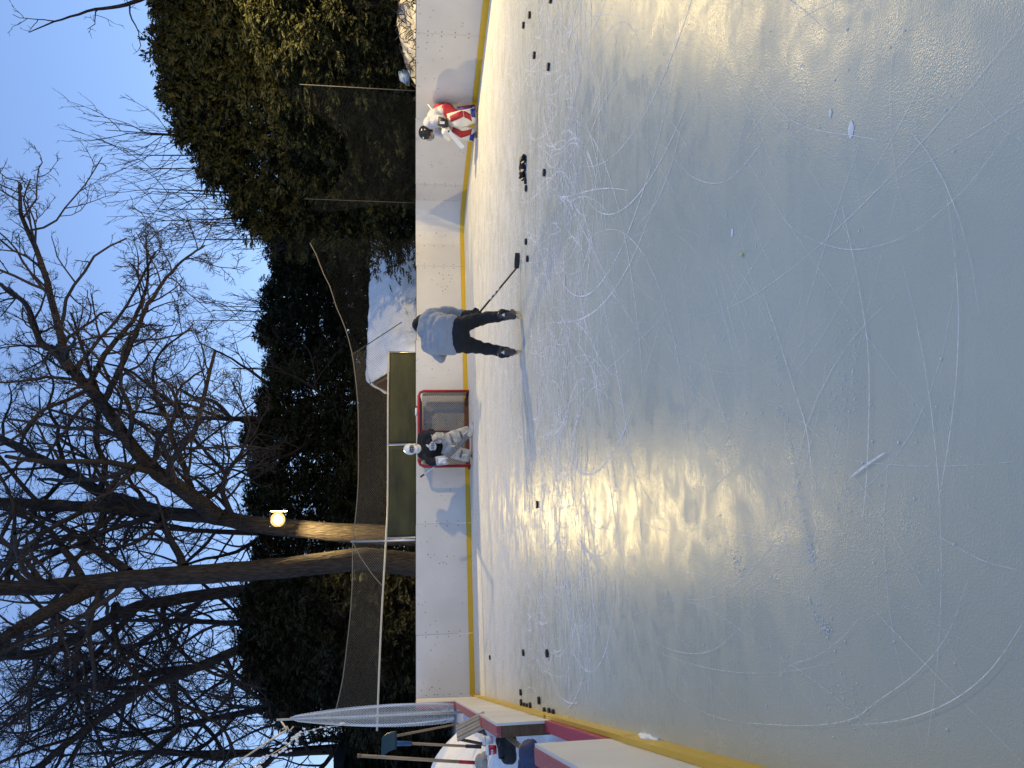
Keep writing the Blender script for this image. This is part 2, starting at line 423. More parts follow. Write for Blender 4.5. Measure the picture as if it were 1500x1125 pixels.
# ------------------------------------------------------------------ setting: ground and ice
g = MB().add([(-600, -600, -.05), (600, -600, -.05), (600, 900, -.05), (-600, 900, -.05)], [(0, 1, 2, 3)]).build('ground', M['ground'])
tag(g, 'snow covered ground around and behind the rink', kind='structure')
a = left_pt(26); b = RC + RIGHT * 30
io = MB().add([(a.x, a.y, 0), (b.x, b.y, 0), (RC.x, RC.y, 0), (LC.x, LC.y, 0)], [(0, 1, 2, 3)]).build('ice', M['ice'])
tag(io, 'scratched grey outdoor rink ice', kind='structure')

# ------------------------------------------------------------------ boards
def seam_panel(a, b, z0, z1, m, parent, name='board_panel', t=.02, side=0.0):
    return MB().prism(a, b, t, z0, z1, side).build(name, m, parent)

eb = empty('end_boards', (LC.x, LC.y, 0))
tag(eb, 'tall white boards across the far end of the rink with yellow kick plate', 'rink boards', 'rink boards')
def child_world(o, parent):
    o.parent = parent
    o.matrix_parent_inverse = Matrix.Translation(-Vector(parent.location)) if parent.rotation_euler.z == 0 else parent.matrix_basis.inverted()
    return o
def part(mb, name, m, parent, **k):
    return child_world(mb.build(name, m, None, **k), parent)
seams = [0.0, 1.28, 3.70, 6.13, 8.25, 10.33]
CR = .8                                        # corner radius
seams_end = BLEN - CR
for i, s in enumerate(seams):
    e = seams[i + 1] if i + 1 < len(seams) else seams_end
    p0, p1 = back_pt(s + .0025), back_pt(e - .0025)
    dz = [0, .004, -.002, .003, -.012, .006][i]
    part(MB().prism(p0, p1, .022, .06, H_TALL + dz, -.022), 'board_panel', M['board'], eb)
    part(MB().prism(p0, p1, .012, -.03, KICK, .001), 'kick_plate', M['yellow'], eb)
    part(MB().prism(p0, p1, .07, H_TALL - .035 + dz, H_TALL + .012 + dz, -.094), 'top_rail', M['dark_cap'], eb)
    # screw heads along the panel edges
    sb = MB()
    for zz in (.3, .55, .8, 1.05):
        for q in (p0 + BACK * .05, p1 - BACK * .05):
            n = Vector((BACK.y, -BACK.x))
            c = q + n * .002; sb.box((c.x, c.y, zz), (.018, .006, .018), Matrix.Rotation(math.atan2(BACK.y, BACK.x), 3, 'Z'))
    tag(part(sb, 'screw_heads', M['metal_dark'], eb), kind='stuff')
# right-hand curved corner and side
rb = empty('side_boards', (RC.x, RC.y, 0))
tag(rb, 'tall white boards curving round the far corner beside the crouching goalie in red', 'rink boards', 'rink boards')
pA, pB = RC - BACK * CR, RC + RIGHT * CR
curve = []
for i in range(9):
    t = i / 8; curve.append(pA * (1 - t) ** 2 + RC * (2 * t * (1 - t)) + pB * t * t)
def strip(pts, t, z0, z1, side):
    mb = MB(); n = len(pts); vs = []; fs = []
    for i, p in enumerate(pts):
        d = (pts[min(i + 1, n - 1)] - pts[max(i - 1, 0)]).normalized(); nn = Vector((d.y, -d.x))
        for o_, z in ((side, z0), (side + t, z0), (side + t, z1), (side, z1)):
            q = p + nn * o_; vs.append((q.x, q.y, z))
    for i in range(n - 1):
        for j in range(4):
            j2 = (j + 1) % 4; fs.append((i * 4 + j, i * 4 + j2, (i + 1) * 4 + j2, (i + 1) * 4 + j))
    fs += [(0, 1, 2, 3), tuple((n - 1) * 4 + j for j in (3, 2, 1, 0))]
    return mb.add(vs, fs)
for nm, t, z0, z1, sd, m_ in (('board_panel', .022, .06, H_TALL + .008, -.022, 'board'), ('kick_plate', .012, -.03, KICK, .001, 'yellow'),
                              ('top_rail', .07, H_TALL - .03, H_TALL + .018, -.094, 'dark_cap')):
    part(strip(curve, t, z0, z1, sd), nm, M[m_], rb, smooth=False)
rs = [CR, 1.55, 4.0, 6.43, 8.87, 13.7, 18.5]
for i in range(len(rs) - 1):
    p0, p1 = RC + RIGHT * (rs[i] + .0025), RC + RIGHT * (rs[i + 1] - .0025)
    dz = [.004, .008, .0, -.004, 0, 0][i]
    part(MB().prism(p0, p1, .022, .06, H_TALL + dz, -.022), 'board_panel', M['board'], rb)
    part(MB().prism(p0, p1, .012, -.03, KICK, .001), 'kick_plate', M['yellow'], rb)
    part(MB().prism(p0, p1, .07, H_TALL - .035 + dz, H_TALL + .012 + dz, -.094), 'top_rail', M['dark_cap'], rb)
    sb = MB()
    for zz in (.3, .55, .8, 1.05):
        for q in (p0 + RIGHT * .05, p1 - RIGHT * .05):
            n = Vector((RIGHT.y, -RIGHT.x)); c = q + n * .002
            sb.box((c.x, c.y, zz), (.018, .006, .018), Matrix.Rotation(math.atan2(RIGHT.y, RIGHT.x), 3, 'Z'))
    tag(part(sb, 'screw_heads', M['metal_dark'], rb), kind='stuff')

# left boards: tall return, then low boards, a gate gap, and the near low boards
S_STEP = 3.0; S_GATE = (Vector((-2.94, 6.35)) - LC).length; S_NEAR = (Vector((-2.17, 4.34)) - LC).length
lb = empty('side_boards', (LC.x, LC.y, 0))
tag(lb, 'cream side boards stepping down low with red top cap at the left corner', 'rink boards', 'rink boards')
OUT = -1                                        # outside lies to the left of the boards seen from the camera
def lprism(s0, s1, t, z0, z1, side): # side measured outward
    return MB().prism(left_pt(s0), left_pt(s1), t, z0, z1, side)
# outward normal: right of LEFT direction is (d.y,-d.x)
nrm = Vector((LEFT.y, -LEFT.x))                 # points to -x (outward)
part(lprism(.026, 1.35, .022, .06, H_TALL, .0), 'board_panel', M['board_low'], lb)
part(lprism(1.355, S_STEP, .022, .06, H_TALL, .0), 'board_panel', M['board_low'], lb)
part(lprism(.1, S_STEP, .085, H_TALL - .04, H_TALL + .012, .024), 'top_rail', M['red_paint'], lb)
part(lprism(S_STEP - .04, S_STEP + .003, .085, .05, H_TALL - .045, .024), 'end_post', M['red_paint'], lb)
part(lprism(S_STEP + .005, 5.9, .022, .06, H_LOW, .0), 'board_panel', M['board_low'], lb)
part(lprism(5.905, S_GATE - 1.02, .022, .06, H_LOW - .004, .0), 'board_panel', M['board_low'], lb)
part(lprism(S_GATE - 1.0, S_GATE, .022, .06, H_LOW, .0), 'board_panel', M['board_low'], lb)
part(lprism(S_GATE - 1.0195, S_GATE - 1.0005, .012, .10, H_LOW - .003, .004), 'seam_strip', M['red_plank'], lb)
part(lprism(S_STEP + .006, S_GATE - 1.6, .09, H_LOW - .035, H_LOW + .006, .023), 'top_cap', M['red_paint'], lb)
part(lprism(S_GATE - 1.597, S_GATE - .002, .09, H_LOW - .038, H_LOW + .003, .023), 'top_cap', M['red_paint'], lb)
part(lprism(S_GATE - .04, S_GATE, .09, .0, H_LOW - .041, .024), 'end_post', M['wood_dark'], lb)
part(lprism(.02, S_GATE - .3, .03, -.02, KICK, -.032), 'kick_plate', M['yellow'], lb)
part(lprism(S_GATE - .295, S_NEAR + .3, .03, -.02, KICK - .012, -.033), 'kick_plate', M['yellow'], lb)
part(lprism(S_GATE + .004, S_NEAR - .004, .09, -.02, .155, .0), 'gate_sill', M['red_plank'], lb)
nb_ = left_pt(S_NEAR)
lb2 = empty('side_boards', (nb_.x, nb_.y, 0))
tag(lb2, 'near cream side board with worn red top, beside the gate gap', 'rink boards', 'rink boards')
part(lprism(S_NEAR, S_NEAR + 2.44, .022, .06, H_LOW - .01, .0), 'board_panel', M['board_low'], lb2)
part(lprism(S_NEAR + 2.445, S_NEAR + 4.8, .022, .06, H_LOW - .01, .0), 'board_panel', M['board_low'], lb2)
part(lprism(S_NEAR + .001, S_NEAR + 4.8, .09, H_LOW - .045, H_LOW - .004, .023), 'top_cap', M['red_paint'], lb2)
part(lprism(S_NEAR + .002, S_NEAR + .05, .088, -.02, H_LOW - .05, .024), 'end_post', M['wood_dark'], lb2)
part(lprism(S_NEAR + .305, S_NEAR + 4.8, .03, -.02, KICK, -.032), 'kick_plate', M['yellow'], lb2)
# snow lump against the near kick plate
def lump(name, c, sx, sy, sz, m, seed=0, nu=26, nv=14, rough=.35, fr=3.0, parent=None):
    mb = MB(); mb.ball((0, 0, 0), (1, 1, 1), nu, nv); me = mb.mesh(name, True)
    for v in me.vertices:
        p = v.co.copy(); k = 1 + rough * mnoise.fractal(p * fr * .5 + Vector((seed * 3.1, seed, 0)), 1.0, 2.0, 4)
        v.co = Vector((p.x * sx * k, p.y * sy * k, p.z * sz * k))
    o = link(name, me, m, parent); o.location = c
    return o
p = gnd(952, 1090); ang = math.atan2(LEFT.y, LEFT.x)
o = lump('snow_lump', (p.x + .02, p.y, .01), .18, .035, .035, M['snow'], 5, rough=.6); o.rotation_euler.z = ang
tag(o, 'small lump of scraped snow lying against the near yellow kick plate', 'snow lump')

# ------------------------------------------------------------------ nets made of crossing strands
def strands(fn, L, H, pitch, r, seg=.35, n=3):
    """diamond net over s in [0,L], t in [0,H]; fn(s,t) -> point"""
    mb = MB()
    for fam in (1, -1):
        k = -H if fam == 1 else 0
        while k < (L if fam == 1 else L + H):
            # line s = k + fam*t
            t0, t1 = 0.0, H
            if fam == 1: t0 = max(0, -k); t1 = min(H, L - k)
            else: t0 = max(0, k - L); t1 = min(H, k)
            if t1 - t0 > .02:
                m_ = max(2, int((t1 - t0) / seg) + 1)
                pts = [fn(k + fam * (t0 + (t1 - t0) * i / (m_ - 1)), t0 + (t1 - t0) * i / (m_ - 1)) for i in range(m_)]
                mb.tube(pts, r, n, cap=False)
            k += pitch
    return mb
def lerp(a, b, t): return a + (b - a) * t

# protective netting above the end boards
pn = empty('safety_netting', (LC.x, LC.y, 0))
tag(pn, 'sagging tan safety netting on poles and pipe above the far boards', 'netting')
nbk = Vector((-BACK.y, BACK.x))                 # outward
NB = LC + nbk * .16
# rope heights over the length (s along the end board, z)
S540 = 8.0
def rope_z(s):
    ks = [(-.5, 3.05), (1.0, 2.77), (3.35, 2.70), (5.6, 2.62), (7.9, 2.82), (9.3, 3.3), (10.2, 3.65), (11.2, 4.1)]
    for (a, za), (b, zb) in zip(ks, ks[1:]):
        if s <= b:
            t = max(0, (s - a) / (b - a)); sag = -.05 * math.sin(math.pi * t)
            return za + (zb - za) * t + sag
    return 4.1
def pipe_z(s): return 1.93 + max(0, 4.0 - s) * .035
def netpt(s, w):
    z0 = pipe_z(s) if s < 8.0 else lerp(pipe_z(8.0), 1.30, min(1, (s - 8.0) / .4)); z1 = rope_z(s)
    p = NB + BACK * s; bel = .10 * math.sin(math.pi * w) * math.sin(s * 1.3)
    q = p + nbk * bel
    return Vector((q.x, q.y, lerp(z0, z1, w)))
HN = .85
part(strands(lambda s, t: netpt(s - .4, t / HN), 8.4, HN, .060, .0017), 'net', M['net_tan'], pn)
HN2 = 2.0
part(strands(lambda s, t: netpt(8.0 + s, t / HN2), 3.2, HN2, .085, .0010), 'net', M['net_black'], pn)
part(MB().tube([netpt(-.4 + i * .3, 1) for i in range(39)], .011, 5), 'top_rope', M['net_tan'], pn)
pp = [NB + BACK * s for s in np.linspace(-.6, 8.0, 30)]
part(MB().tube([(p.x, p.y, pipe_z(s) + .012 * math.sin(s * 1.1)) for p, s in zip(pp, np.linspace(-.6, 8.0, 30))], .021, 8), 'pipe', M['cord'], pn, smooth=True)
for s, z1, r, m_ in ((3.36, 2.74, .022, 'metal'), (5.62, 1.95, .024, 'metal'), (8.0, 1.95, .018, 'metal')):
    p = NB + BACK * s
    part(MB().tube([(p.x, p.y, -.05), (p.x, p.y, z1)], r, 8), 'post', M[m_], pn, smooth=True)
p = NB + BACK * 3.42
part(MB().tube([(p.x, p.y, -.05), (p.x, p.y, 1.95)], .02, 8), 'post', M['metal'], pn, smooth=True)
p0 = NB + BACK * 7.9; p1 = NB + BACK * 8.5
part(MB().tube([(p0.x, p0.y, 2.86), (p1.x + .3, p1.y + .2, 1.62)], .012, 6), 'brace', M['metal_dark'], pn)
part(MB().tube([netpt(3.36, 1.0), netpt(3.0, .75), netpt(2.6, .35), netpt(2.35, .02)], .012, 5), 'loose_cord', M['net_tan'], pn)
# olive screen panels below the pipe
for sa, sb_, lab in ((3.44, 5.59, 'olive green windscreen below the net pipe, left of the goalie in black'), (5.65, 7.98, 'olive green windscreen below the net pipe, between goal and shed')):
    mb = MB(); nu, nv = 26, 8; vs = []; fs = []
    for j in range(nv + 1):
        for i in range(nu + 1):
            s = lerp(sa, sb_, i / nu); z = lerp(1.22, 1.915, j / nv)
            q = NB + BACK * s + nbk * (.012 * mnoise.noise(Vector((s * 2.5, z * 3, 1))))
            vs.append((q.x, q.y, z))
    for j in range(nv):
        for i in range(nu):
            a = j * (nu + 1) + i; fs.append((a, a + 1, a + nu + 2, a + nu + 1))
    mb.add(vs, fs); o = mb.build('windscreen', M['screen'], smooth=True)
    so = o.modifiers.new('thick', 'SOLIDIFY'); so.thickness = .004
    tag(o, lab, 'windscreen', 'windscreens on the net pipe')

# taller dark netting behind the right corner with two poles
cn = empty('corner_netting', (RC.x, RC.y, 0))
tag(cn, 'fine dark netting hung between two thin metal poles in front of the cedars', 'netting')
nrt = Vector((-RIGHT.y, RIGHT.x)); NR = RC + nrt * .2
def cpt(s, t, H):
    p = NR + RIGHT * s; z = 1.28 + t * (1 - .45 * (math.sin(math.pi * min(1, max(0, s / 4.6))))); q = p + nrt * (.12 * math.sin(t * 2 + s))
    return Vector((q.x, q.y, z))
part(strands(lambda s, t: cpt(s, t, 2.8), 4.6, 2.8, .075, .0011), 'net', M['net_black'], cn)
for py, top in ((315, 446), (184, 470)):
    s = .35 if py == 315 else 4.62
    p = NR + RIGHT * s
    part(MB().tube([(p.x, p.y, -.05), (p.x + .02, p.y, 4.1 if py == 315 else 3.6)], .008, 7), 'pole', M['pole_grey'], cn, smooth=True)

# ------------------------------------------------------------------ hockey goal
GM = Vector((-1.03, 17.38)); gx = BACK; gy = nbk
goal = empty('hockey_goal', (GM.x, GM.y, 0), math.atan2(gx.y, gx.x))
tag(goal, 'red framed hockey goal with white net against the far boards', 'goal')
W2, GH = .91, 1.20
fr = [(-W2, 0, .0), (-W2, 0, GH - .12), (-W2 + .035, 0, GH - .035), (-W2 + .12, 0, GH), (W2 - .12, 0, GH), (W2 - .035, 0, GH - .035), (W2, 0, GH - .12), (W2, 0, .0)]
MB().tube(fr, .032, 10).build('frame', M['goal_red'], goal, smooth=True)
MB().tube([(-W2, 0, .03), (-W2, .26, .03), (-W2 + .12, .36, .03), (W2 - .12, .36, .03), (W2, .26, .03), (W2, 0, .03)], .035, 8).build('base_rail', M['goal_base'], goal, smooth=True)
MB().box((0, .30, .045), (1.62, .05, .085)).build('base_pad', M['goal_base'], goal)
MB().tube([(-W2 + .1, .02, GH - .01), (-W2 + .2, .30, GH - .06), (0, .34, GH - .07), (W2 - .2, .30, GH - .06), (W2 - .1, .02, GH - .01)], .02, 8).build('top_shelf_bar', M['goal_red'], goal, smooth=True)
MB().tube([(0.02, .34, GH - .06), (.0, .35, .04)], .022, 8).build('centre_bar', M['goal_red'], goal, smooth=True)
def gback(s, t):
    x = -W2 + .03 + s; zz = .06 + t; sagy = .06 * math.sin(math.pi * t / 1.1) * math.sin(math.pi * s / 1.76)
    return Vector((x, .27 + .07 * math.sin(math.pi * s / 1.76) - sagy, zz))
strands(gback, 1.76, 1.06, .046, .0046, .3).build('net', M['net_goal'], goal)
for sgn in (-1, 1):
    strands(lambda s, t: Vector((sgn * (W2 - .012 - .02 * math.sin(s * 9)), .01 + s, .05 + t)), .28, 1.06, .046, .0046, .3).build('net', M['net_goal'], goal)
strands(lambda s, t: Vector((-W2 + .1 + s, .01 + t, GH - .012 - t * .15)), 1.6, .3, .046, .0046, .3).build('net', M['net_goal'], goal)
# water bottle lying on the crossbar net
bw = goal.matrix_basis @ Vector((.43, .07, GH + .055))
bt = empty('water_bottle', bw, .3)
tag(bt, 'white water bottle lying on top of the goal net', 'bottle')
MB().tube([(-.10, 0, 0), (-.095, 0, 0), (.06, 0, 0), (.085, 0, 0)], [.026, .034, .034, .02], 10).build('bottle_body', M['white_shell'], bt, smooth=True)
MB().tube([(.085, 0, 0), (.115, 0, 0), (.135, 0, 0)], [.022, .022, .01], 8).build('cap', M['goal_red'], bt, smooth=True)

# ------------------------------------------------------------------ pucks and other things on the ice
pm = MB(); pm.tube([(0, 0, .0), (0, 0, .003), (0, 0, .0224), (0, 0, .0254)], [.0355, .0381, .0381, .0355], 18); puck_me = pm.mesh('puck')
puck_me.materials.append(M['puck'])
def puck(px, py, label, z=0.0, dx=0.0, dy=0.0, tilt=0.0):
    p = gnd(px, py); o = D.objects.new('puck', puck_me); COL.objects.link(o)
    o.location = (p.x + dx, p.y + dy, z + .0005 + math.sin(abs(tilt)) * .036); o.rotation_euler = (tilt, tilt * .4, random.random() * 6)
    tag(o, label, 'puck', 'hockey pucks on the ice'); return o
puck(777, 22, 'puck near the right boards, second from the frame edge')
puck(768, 37, 'puck near the right boards, farthest back of the group')
puck(784, 81, 'puck on the ice in front of the goalie shadow on the right boards')
puck(805, 98, 'puck nearest the camera on the right side of the ice')
puck(808, -1, 'puck cut off by the frame edge at far right')
ORD = ['first', 'second', 'third', 'fourth', 'fifth', 'sixth']
for k in range(6):
    puck(771 - k * .25, 231 + k * 6.1, ORD[k] + ' puck from the right in the lower row of the tight puck pile', z=0, tilt=.55)
for k in range(5):
    puck(770 - k * .25, 234 + k * 6.1, ORD[k] + ' puck from the right lying on top of the tight puck pile', z=.026, tilt=.35)
puck(771, 265, 'single puck just left of the leaning puck row')
puck(772, 276, 'second single puck left of the leaning puck row')
puck(799, 253, 'puck lying alone in front of the leaning puck row')
puck(772, 354, 'puck to the right of the skater stick blade')
puck(774, 379, 'puck right beside the skater stick blade')
puck(788, 739, 'lone puck on the ice at the edge of the golden reflection')
puck(718.5, 963, 'lone puck farthest back near the left end boards')
puck(768, 956, 'puck on the left ice, middle of three spread out')
puck(803, 957, 'puck on the left ice, nearest the camera of three spread out')
puck(764, 1014, 'puck standing off the pile by the left yellow kick plate')
puck(764.5, 1029, 'puck against the left kick plate at the far end of the pile')
puck(769, 1034, 'farthest puck of the touching group of three by the left kick plate')
puck(773, 1035, 'middle puck of the touching group of three by the left kick plate')
puck(778, 1034, 'nearest puck of the touching group of three by the left kick plate')
puck(791, 1026, 'puck lying out on the ice in front of the left puck pile')
puck(799, 1042, 'first of three pucks lined up by the gate')
puck(806, 1043, 'middle of three pucks lined up by the gate')
puck(812, 1045, 'nearest of three pucks lined up by the gate')
p = gnd(1088, 373)
o = MB().box((0, 0, .006), (.013, .018, .008)).build('tape_scrap', M['ball'], bevel=.003); o.location = p
o.rotation_euler.z = .4
tag(o, 'tiny bright yellow green scrap lying on the bare ice', 'scrap')

# skate scratches: thin arcs of shaved ice, far too many to count
mb = MB()
def ribbon(pts, w, z):
    vs = []; fs = []; n = len(pts)
    for i, p in enumerate(pts):
        d = (pts[min(i + 1, n - 1)] - pts[max(i - 1, 0)]).normalized(); q = Vector((d.y, -d.x))
        ww = w * (.25 + .75 * math.sin(math.pi * (i + .3) / (n - .4)))
        a = p + q * ww / 2; b = p - q * ww / 2; vs += [(a.x, a.y, z), (b.x, b.y, z)]
    for i in range(n - 1): fs.append((2 * i, 2 * i + 1, 2 * i + 3, 2 * i + 2))
    mb.add(vs, fs)
def arc(x, y, hd, cur, ln, w, dcur=0.0):
    n = max(6, int(ln / .12)); pts = []; p = Vector((x, y)); h = hd
    for i in range(n):
        if not inside(p.x, p.y, .1): break
        pts.append(p.copy()); p = p + Vector((math.cos(h), math.sin(h))) * (ln / n); cur += dcur * ln / n; h += cur * ln / n
    if len(pts) > 4: ribbon(pts, w, .001 + random.random() * .003)
for i in range(5200):
    u = random.random()
    y = 4.6 + 13.0 * random.random() ** .9 if u < .955 else 1.6 + 5 * random.random()
    x = random.uniform(-.56, .56) * y
    near = y < 5.5
    hd = random.gauss(.3, .5) if random.random() < .55 else random.uniform(0, 6.3)
    if random.random() < .5: hd += math.pi
    cur = random.gauss(0, .35) if random.random() < .75 else random.choice((-1, 1)) * random.uniform(.5, 1.5)
    ln = random.uniform(.4, 2.6) if random.random() < .8 else random.uniform(2, 5)
    w = random.uniform(.001, .0022) if near else random.uniform(.005, .014)
    arc(x, y, hd, cur, ln, w, random.gauss(0, .15))
def traced(pxs, w):
    ps = [gnd(*q).to_2d() for q in pxs]; out = []
    n = len(ps)
    for i in range(n - 1):
        a0 = ps[max(i - 1, 0)]; a1 = ps[i]; a2 = ps[i + 1]; a3 = ps[min(i + 2, n - 1)]
        for k in range(8):
            t = k / 8
            out.append(.5 * ((2 * a1) + (a2 - a0) * t + (2 * a0 - 5 * a1 + 4 * a2 - a3) * t * t + (3 * a1 - a0 - 3 * a2 + a3) * t ** 3))
    out.append(ps[-1]); ribbon(out, w * .42, .0045 + random.random() * .001)
for pts, w in (
    ([(1120, 432), (1140, 490), (1165, 570), (1185, 640), (1195, 760), (1200, 880)], .010),
    ([(1235, 300), (1262, 430), (1275, 540), (1272, 690), (1265, 760)], .009),
    ([(1390, 290), (1405, 420), (1404, 540), (1390, 660), (1372, 760)], .006),
    ([(1130, 300), (1165, 335), (1210, 358), (1260, 365), (1330, 345), (1400, 292), (1450, 235), (1500, 165)], .004),
    ([(1340, 760), (1385, 790), (1440, 820), (1500, 836)], .004),
    ([(1420, 850), (1390, 930), (1345, 985), (1290, 1025), (1240, 1056), (1150, 1062), (1050, 1050), (990, 1015), (960, 960)], .005),
    ([(1500, 915), (1450, 985), (1390, 1030), (1320, 1055), (1250, 1062)], .006),
    ([(1110, 110), (1130, 150), (1180, 185), (1260, 200), (1300, 207)], .005),
    ([(995, 235), (1010, 255), (1040, 268), (1070, 262), (1105, 225), (1120, 200)], .007),
    ([(935, 330), (960, 300), (985, 240), (1000, 180)], .010),
    ([(1130, 1005), (1160, 975), (1200, 960), (1240, 930), (1275, 885)], .004),
    ([(940, 920), (970, 945), (1010, 957), (1050, 950), (1090, 915)], .005),
    ([(1247, 700), (1270, 682), (1300, 662)], .018),
    ([(1030, 480), (1045, 560), (1080, 660), (1100, 700)], .005)):
    traced(pts, w)
o = mb.build('skate_scratches', M['scratch']); tag(o, 'white skate scratches cut across the ice', kind='stuff')
# crumbs of shaved ice
mb = MB()
def crumb(x, y, r):
    n = random.randint(4, 6); a0 = random.random() * 6
    vs = [(x + r * random.uniform(.5, 1.2) * math.cos(a0 + 6.283 * i / n), y + r * random.uniform(.5, 1.2) * math.sin(a0 + 6.283 * i / n), .002) for i in range(n)]
    vs.append((x, y, .003 + r * .12)); mb.add(vs, [(i, (i + 1) % n, n) for i in range(n)])
def crumbs_along(pts, n, spread, r):
    ps = [gnd(*q) for q in pts]
    for i in range(n):
        k = random.random() * (len(ps) - 1); i0 = int(k); q = ps[i0].lerp(ps[min(i0 + 1, len(ps) - 1)], k - i0)
        crumb(q.x + random.gauss(0, spread), q.y + random.gauss(0, spread), random.uniform(.25, 1) ** 2 * r * .55)
crumbs_along([(1150, 600), (1168, 700), (1185, 790), (1192, 830)], 260, .012, .008)
crumbs_along([(1240, 560), (1225, 600), (1262, 540)], 160, .05, .006)
crumbs_along([(1240, 700), (1225, 790)], 120, .04, .006)
crumbs_along([(1240, 470), (1245, 560)], 90, .05, .006)
crumbs_along([(1185, 880), (1205, 915), (1215, 925)], 110, .012, .010)
crumbs_along([(1230, 990), (1250, 1030), (1215, 1010)], 150, .05, .007)
crumbs_along([(1075, 815), (1085, 840)], 90, .03, .010)
crumbs_along([(1140, 520), (1145, 620)], 120, .02, .007)
for i in range(800):
    y = 1.6 + 11 * random.random() ** 1.3; x = random.uniform(-.55, .55) * y
    if inside(x, y, .1): crumb(x, y, random.uniform(.0012, .0045) * (1 + y * .12))
o = mb.build('ice_crumbs', M['crumb']); tag(o, 'crumbs of shaved ice scattered over the rink', kind='stuff')
# frozen pale leaves under the skin of the ice
for px, py, r in ((1247, 190, .022), (1217, 166, .012), (1073, 341, .016)):
    p = gnd(px, py); mbx = MB()
    pts = [(r * math.cos(a) * (1 + .25 * math.cos(2 * a)), r * .7 * math.sin(a), .0015) for a in np.linspace(0, 6.283, 12, endpoint=False)]
    mbx.add(pts + [(0, 0, .004)], [(i, (i + 1) % 12, 12) for i in range(12)])
    o = mbx.build('frozen_flake', M['crumb']); o.location = p
    tag(o, {1247: 'largest pale ice flake on the bare near ice at right', 1217: 'small pale ice flake beside the largest one at right', 1073: 'pale ice flake near the yellow green scrap'}[px], 'ice flake', 'pale flakes on the ice')


# ------------------------------------------------------------------ people
def V(*a): return Vector(a)
def finger_set(mb, wrist, fwd, side, curl, s=1.0, thumb_sign=1):
    """palm, four curled fingers of different lengths and a thumb from the side of the palm"""
    fwd = fwd.normalized(); side = (side - fwd * side.dot(fwd)).normalized(); curl = curl.normalized()
    mb.caps(wrist, wrist + fwd * .05 * s, .032 * s, .036 * s)
    for i, ln in enumerate((.068, .078, .073, .058)):
        b0 = wrist + fwd * .07 * s + side * (.033 - .022 * i) * s
        k1 = b0 + (fwd * .7 + curl * .6).normalized() * ln * .5 * s
        k2 = k1 + (curl - fwd * .3).normalized() * ln * .5 * s
        mb.caps(wrist + fwd * .03 * s + side * (.026 - .018 * i) * s, b0, .014 * s, .012 * s, 8); mb.caps(b0, k1, .012 * s, .011 * s, 8); mb.caps(k1, k2, .011 * s, .009 * s, 8)
    t0 = wrist + fwd * .02 * s + side * .034 * s * thumb_sign
    t1 = t0 + (fwd * .6 + side * .7 * thumb_sign).normalized() * .036 * s; t2 = t1 + (fwd * .7 + curl * .6).normalized() * .034 * s
    mb.caps(t0, t1, .014 * s, .012 * s, 8); mb.caps(t1, t2, .012 * s, .010 * s, 8)
def head_shape(mb, c, fwd, up=V(0, 0, 1), r=.098):
    fwd = fwd.normalized(); rt = fwd.cross(up).normalized(); up = rt.cross(fwd)
    R_ = Matrix((rt, fwd, up)).transposed()
    mb.ball(c, (r * .80, r, r * 1.12), M=R_)
    mb.ball(c + fwd * r * .35 - up * r * .62, (r * .58, r * .55, r * .5), M=R_)      # jaw
    mb.ball(c + fwd * r * 1.0 - up * r * .18, (r * .14, r * .22, r * .24), 8, 6, M=R_)  # nose
    for s in (-1, 1): mb.ball(c + rt * s * r * .82 - up * r * .1, (r * .10, r * .2, r * .3), 8, 6, M=R_)  # ears
def face_marks(c, fwd, parent, r=.098, up=V(0, 0, 1)):
    fwd = fwd.normalized(); rt = fwd.cross(up).normalized(); up = rt.cross(fwd)
    for s in (-1, 1): MB().ball(c + fwd * r * .88 + rt * s * r * .33 + up * r * .05, (r * .13,) * 3, 8, 6).build('eye', M['black_shell'], parent, smooth=True)
    MB().tube([c + fwd * r * .93 - rt * r * .25 - up * r * .62, c + fwd * r * .98 - up * r * .64, c + fwd * r * .93 + rt * r * .25 - up * r * .62], r * .06, 6).build('mouth', M['pad_red'], parent)
def figure_frame(X, Y):
    return Vector((X, Y, 0)), -math.atan2(X, Y)
def make_person(parts, loc, rz, label):
    o = blob('person', parts, M['skin'], None, .013, 3)
    o.location = loc; o.rotation_euler = (0, 0, rz); tag(o, label, 'person'); return o

def skate(parent, ankle, toe_dir, boot_mat, lean=0.0):
    """boot from the ankle down, holder and steel blade on the ice (local z = 0)"""
    t = Vector((toe_dir[0], toe_dir[1], 0)).normalized(); sd = Vector((t.y, -t.x, 0)); a = Vector(ankle); base = Vector((a.x, a.y, 0))
    up = V(0, 0, 1); mbt = MB()
    mbt.caps(base + up * .105 - t * .07, base + up * .095 + t * .14, .036, .033)
    mbt.caps(base + up * .12 - t * .05, a + up * .07 - t * .02, .042, .054)
    mbt.caps(base + up * .115 + t * .02, base + up * .17, .045, .05)
    b = blob('skate', mbt, boot_mat, parent, .010, 3)
    h = MB()
    for q in (-.075, .105): h.loft([(base + t * q + up * .028, t, sd, .05, .008), (base + t * q + up * .065, t, sd, .042, .022)], 10)
    h.box((base + up * .03).to_tuple(), (.30, .016, .018), Matrix((t, sd, up)).transposed())
    h.build('blade_holder', M['holder'], b)
    MB().loft([(base + up * .0 + t * .015, t, sd, .135, .002), (base + up * .012 + t * .015, t, sd, .15, .002), (base + up * .022 + t * .015, t, sd, .15, .002)], 12).build('blade', M['steel'], b)
    MB().tube([base + t * .11 + up * .165, base + t * .06 + up * .17 + sd * .02, base + t * .03 + up * .20, base + t * .02 + up * .24], .007, 5).build('laces', M['holder'], b)
    return b

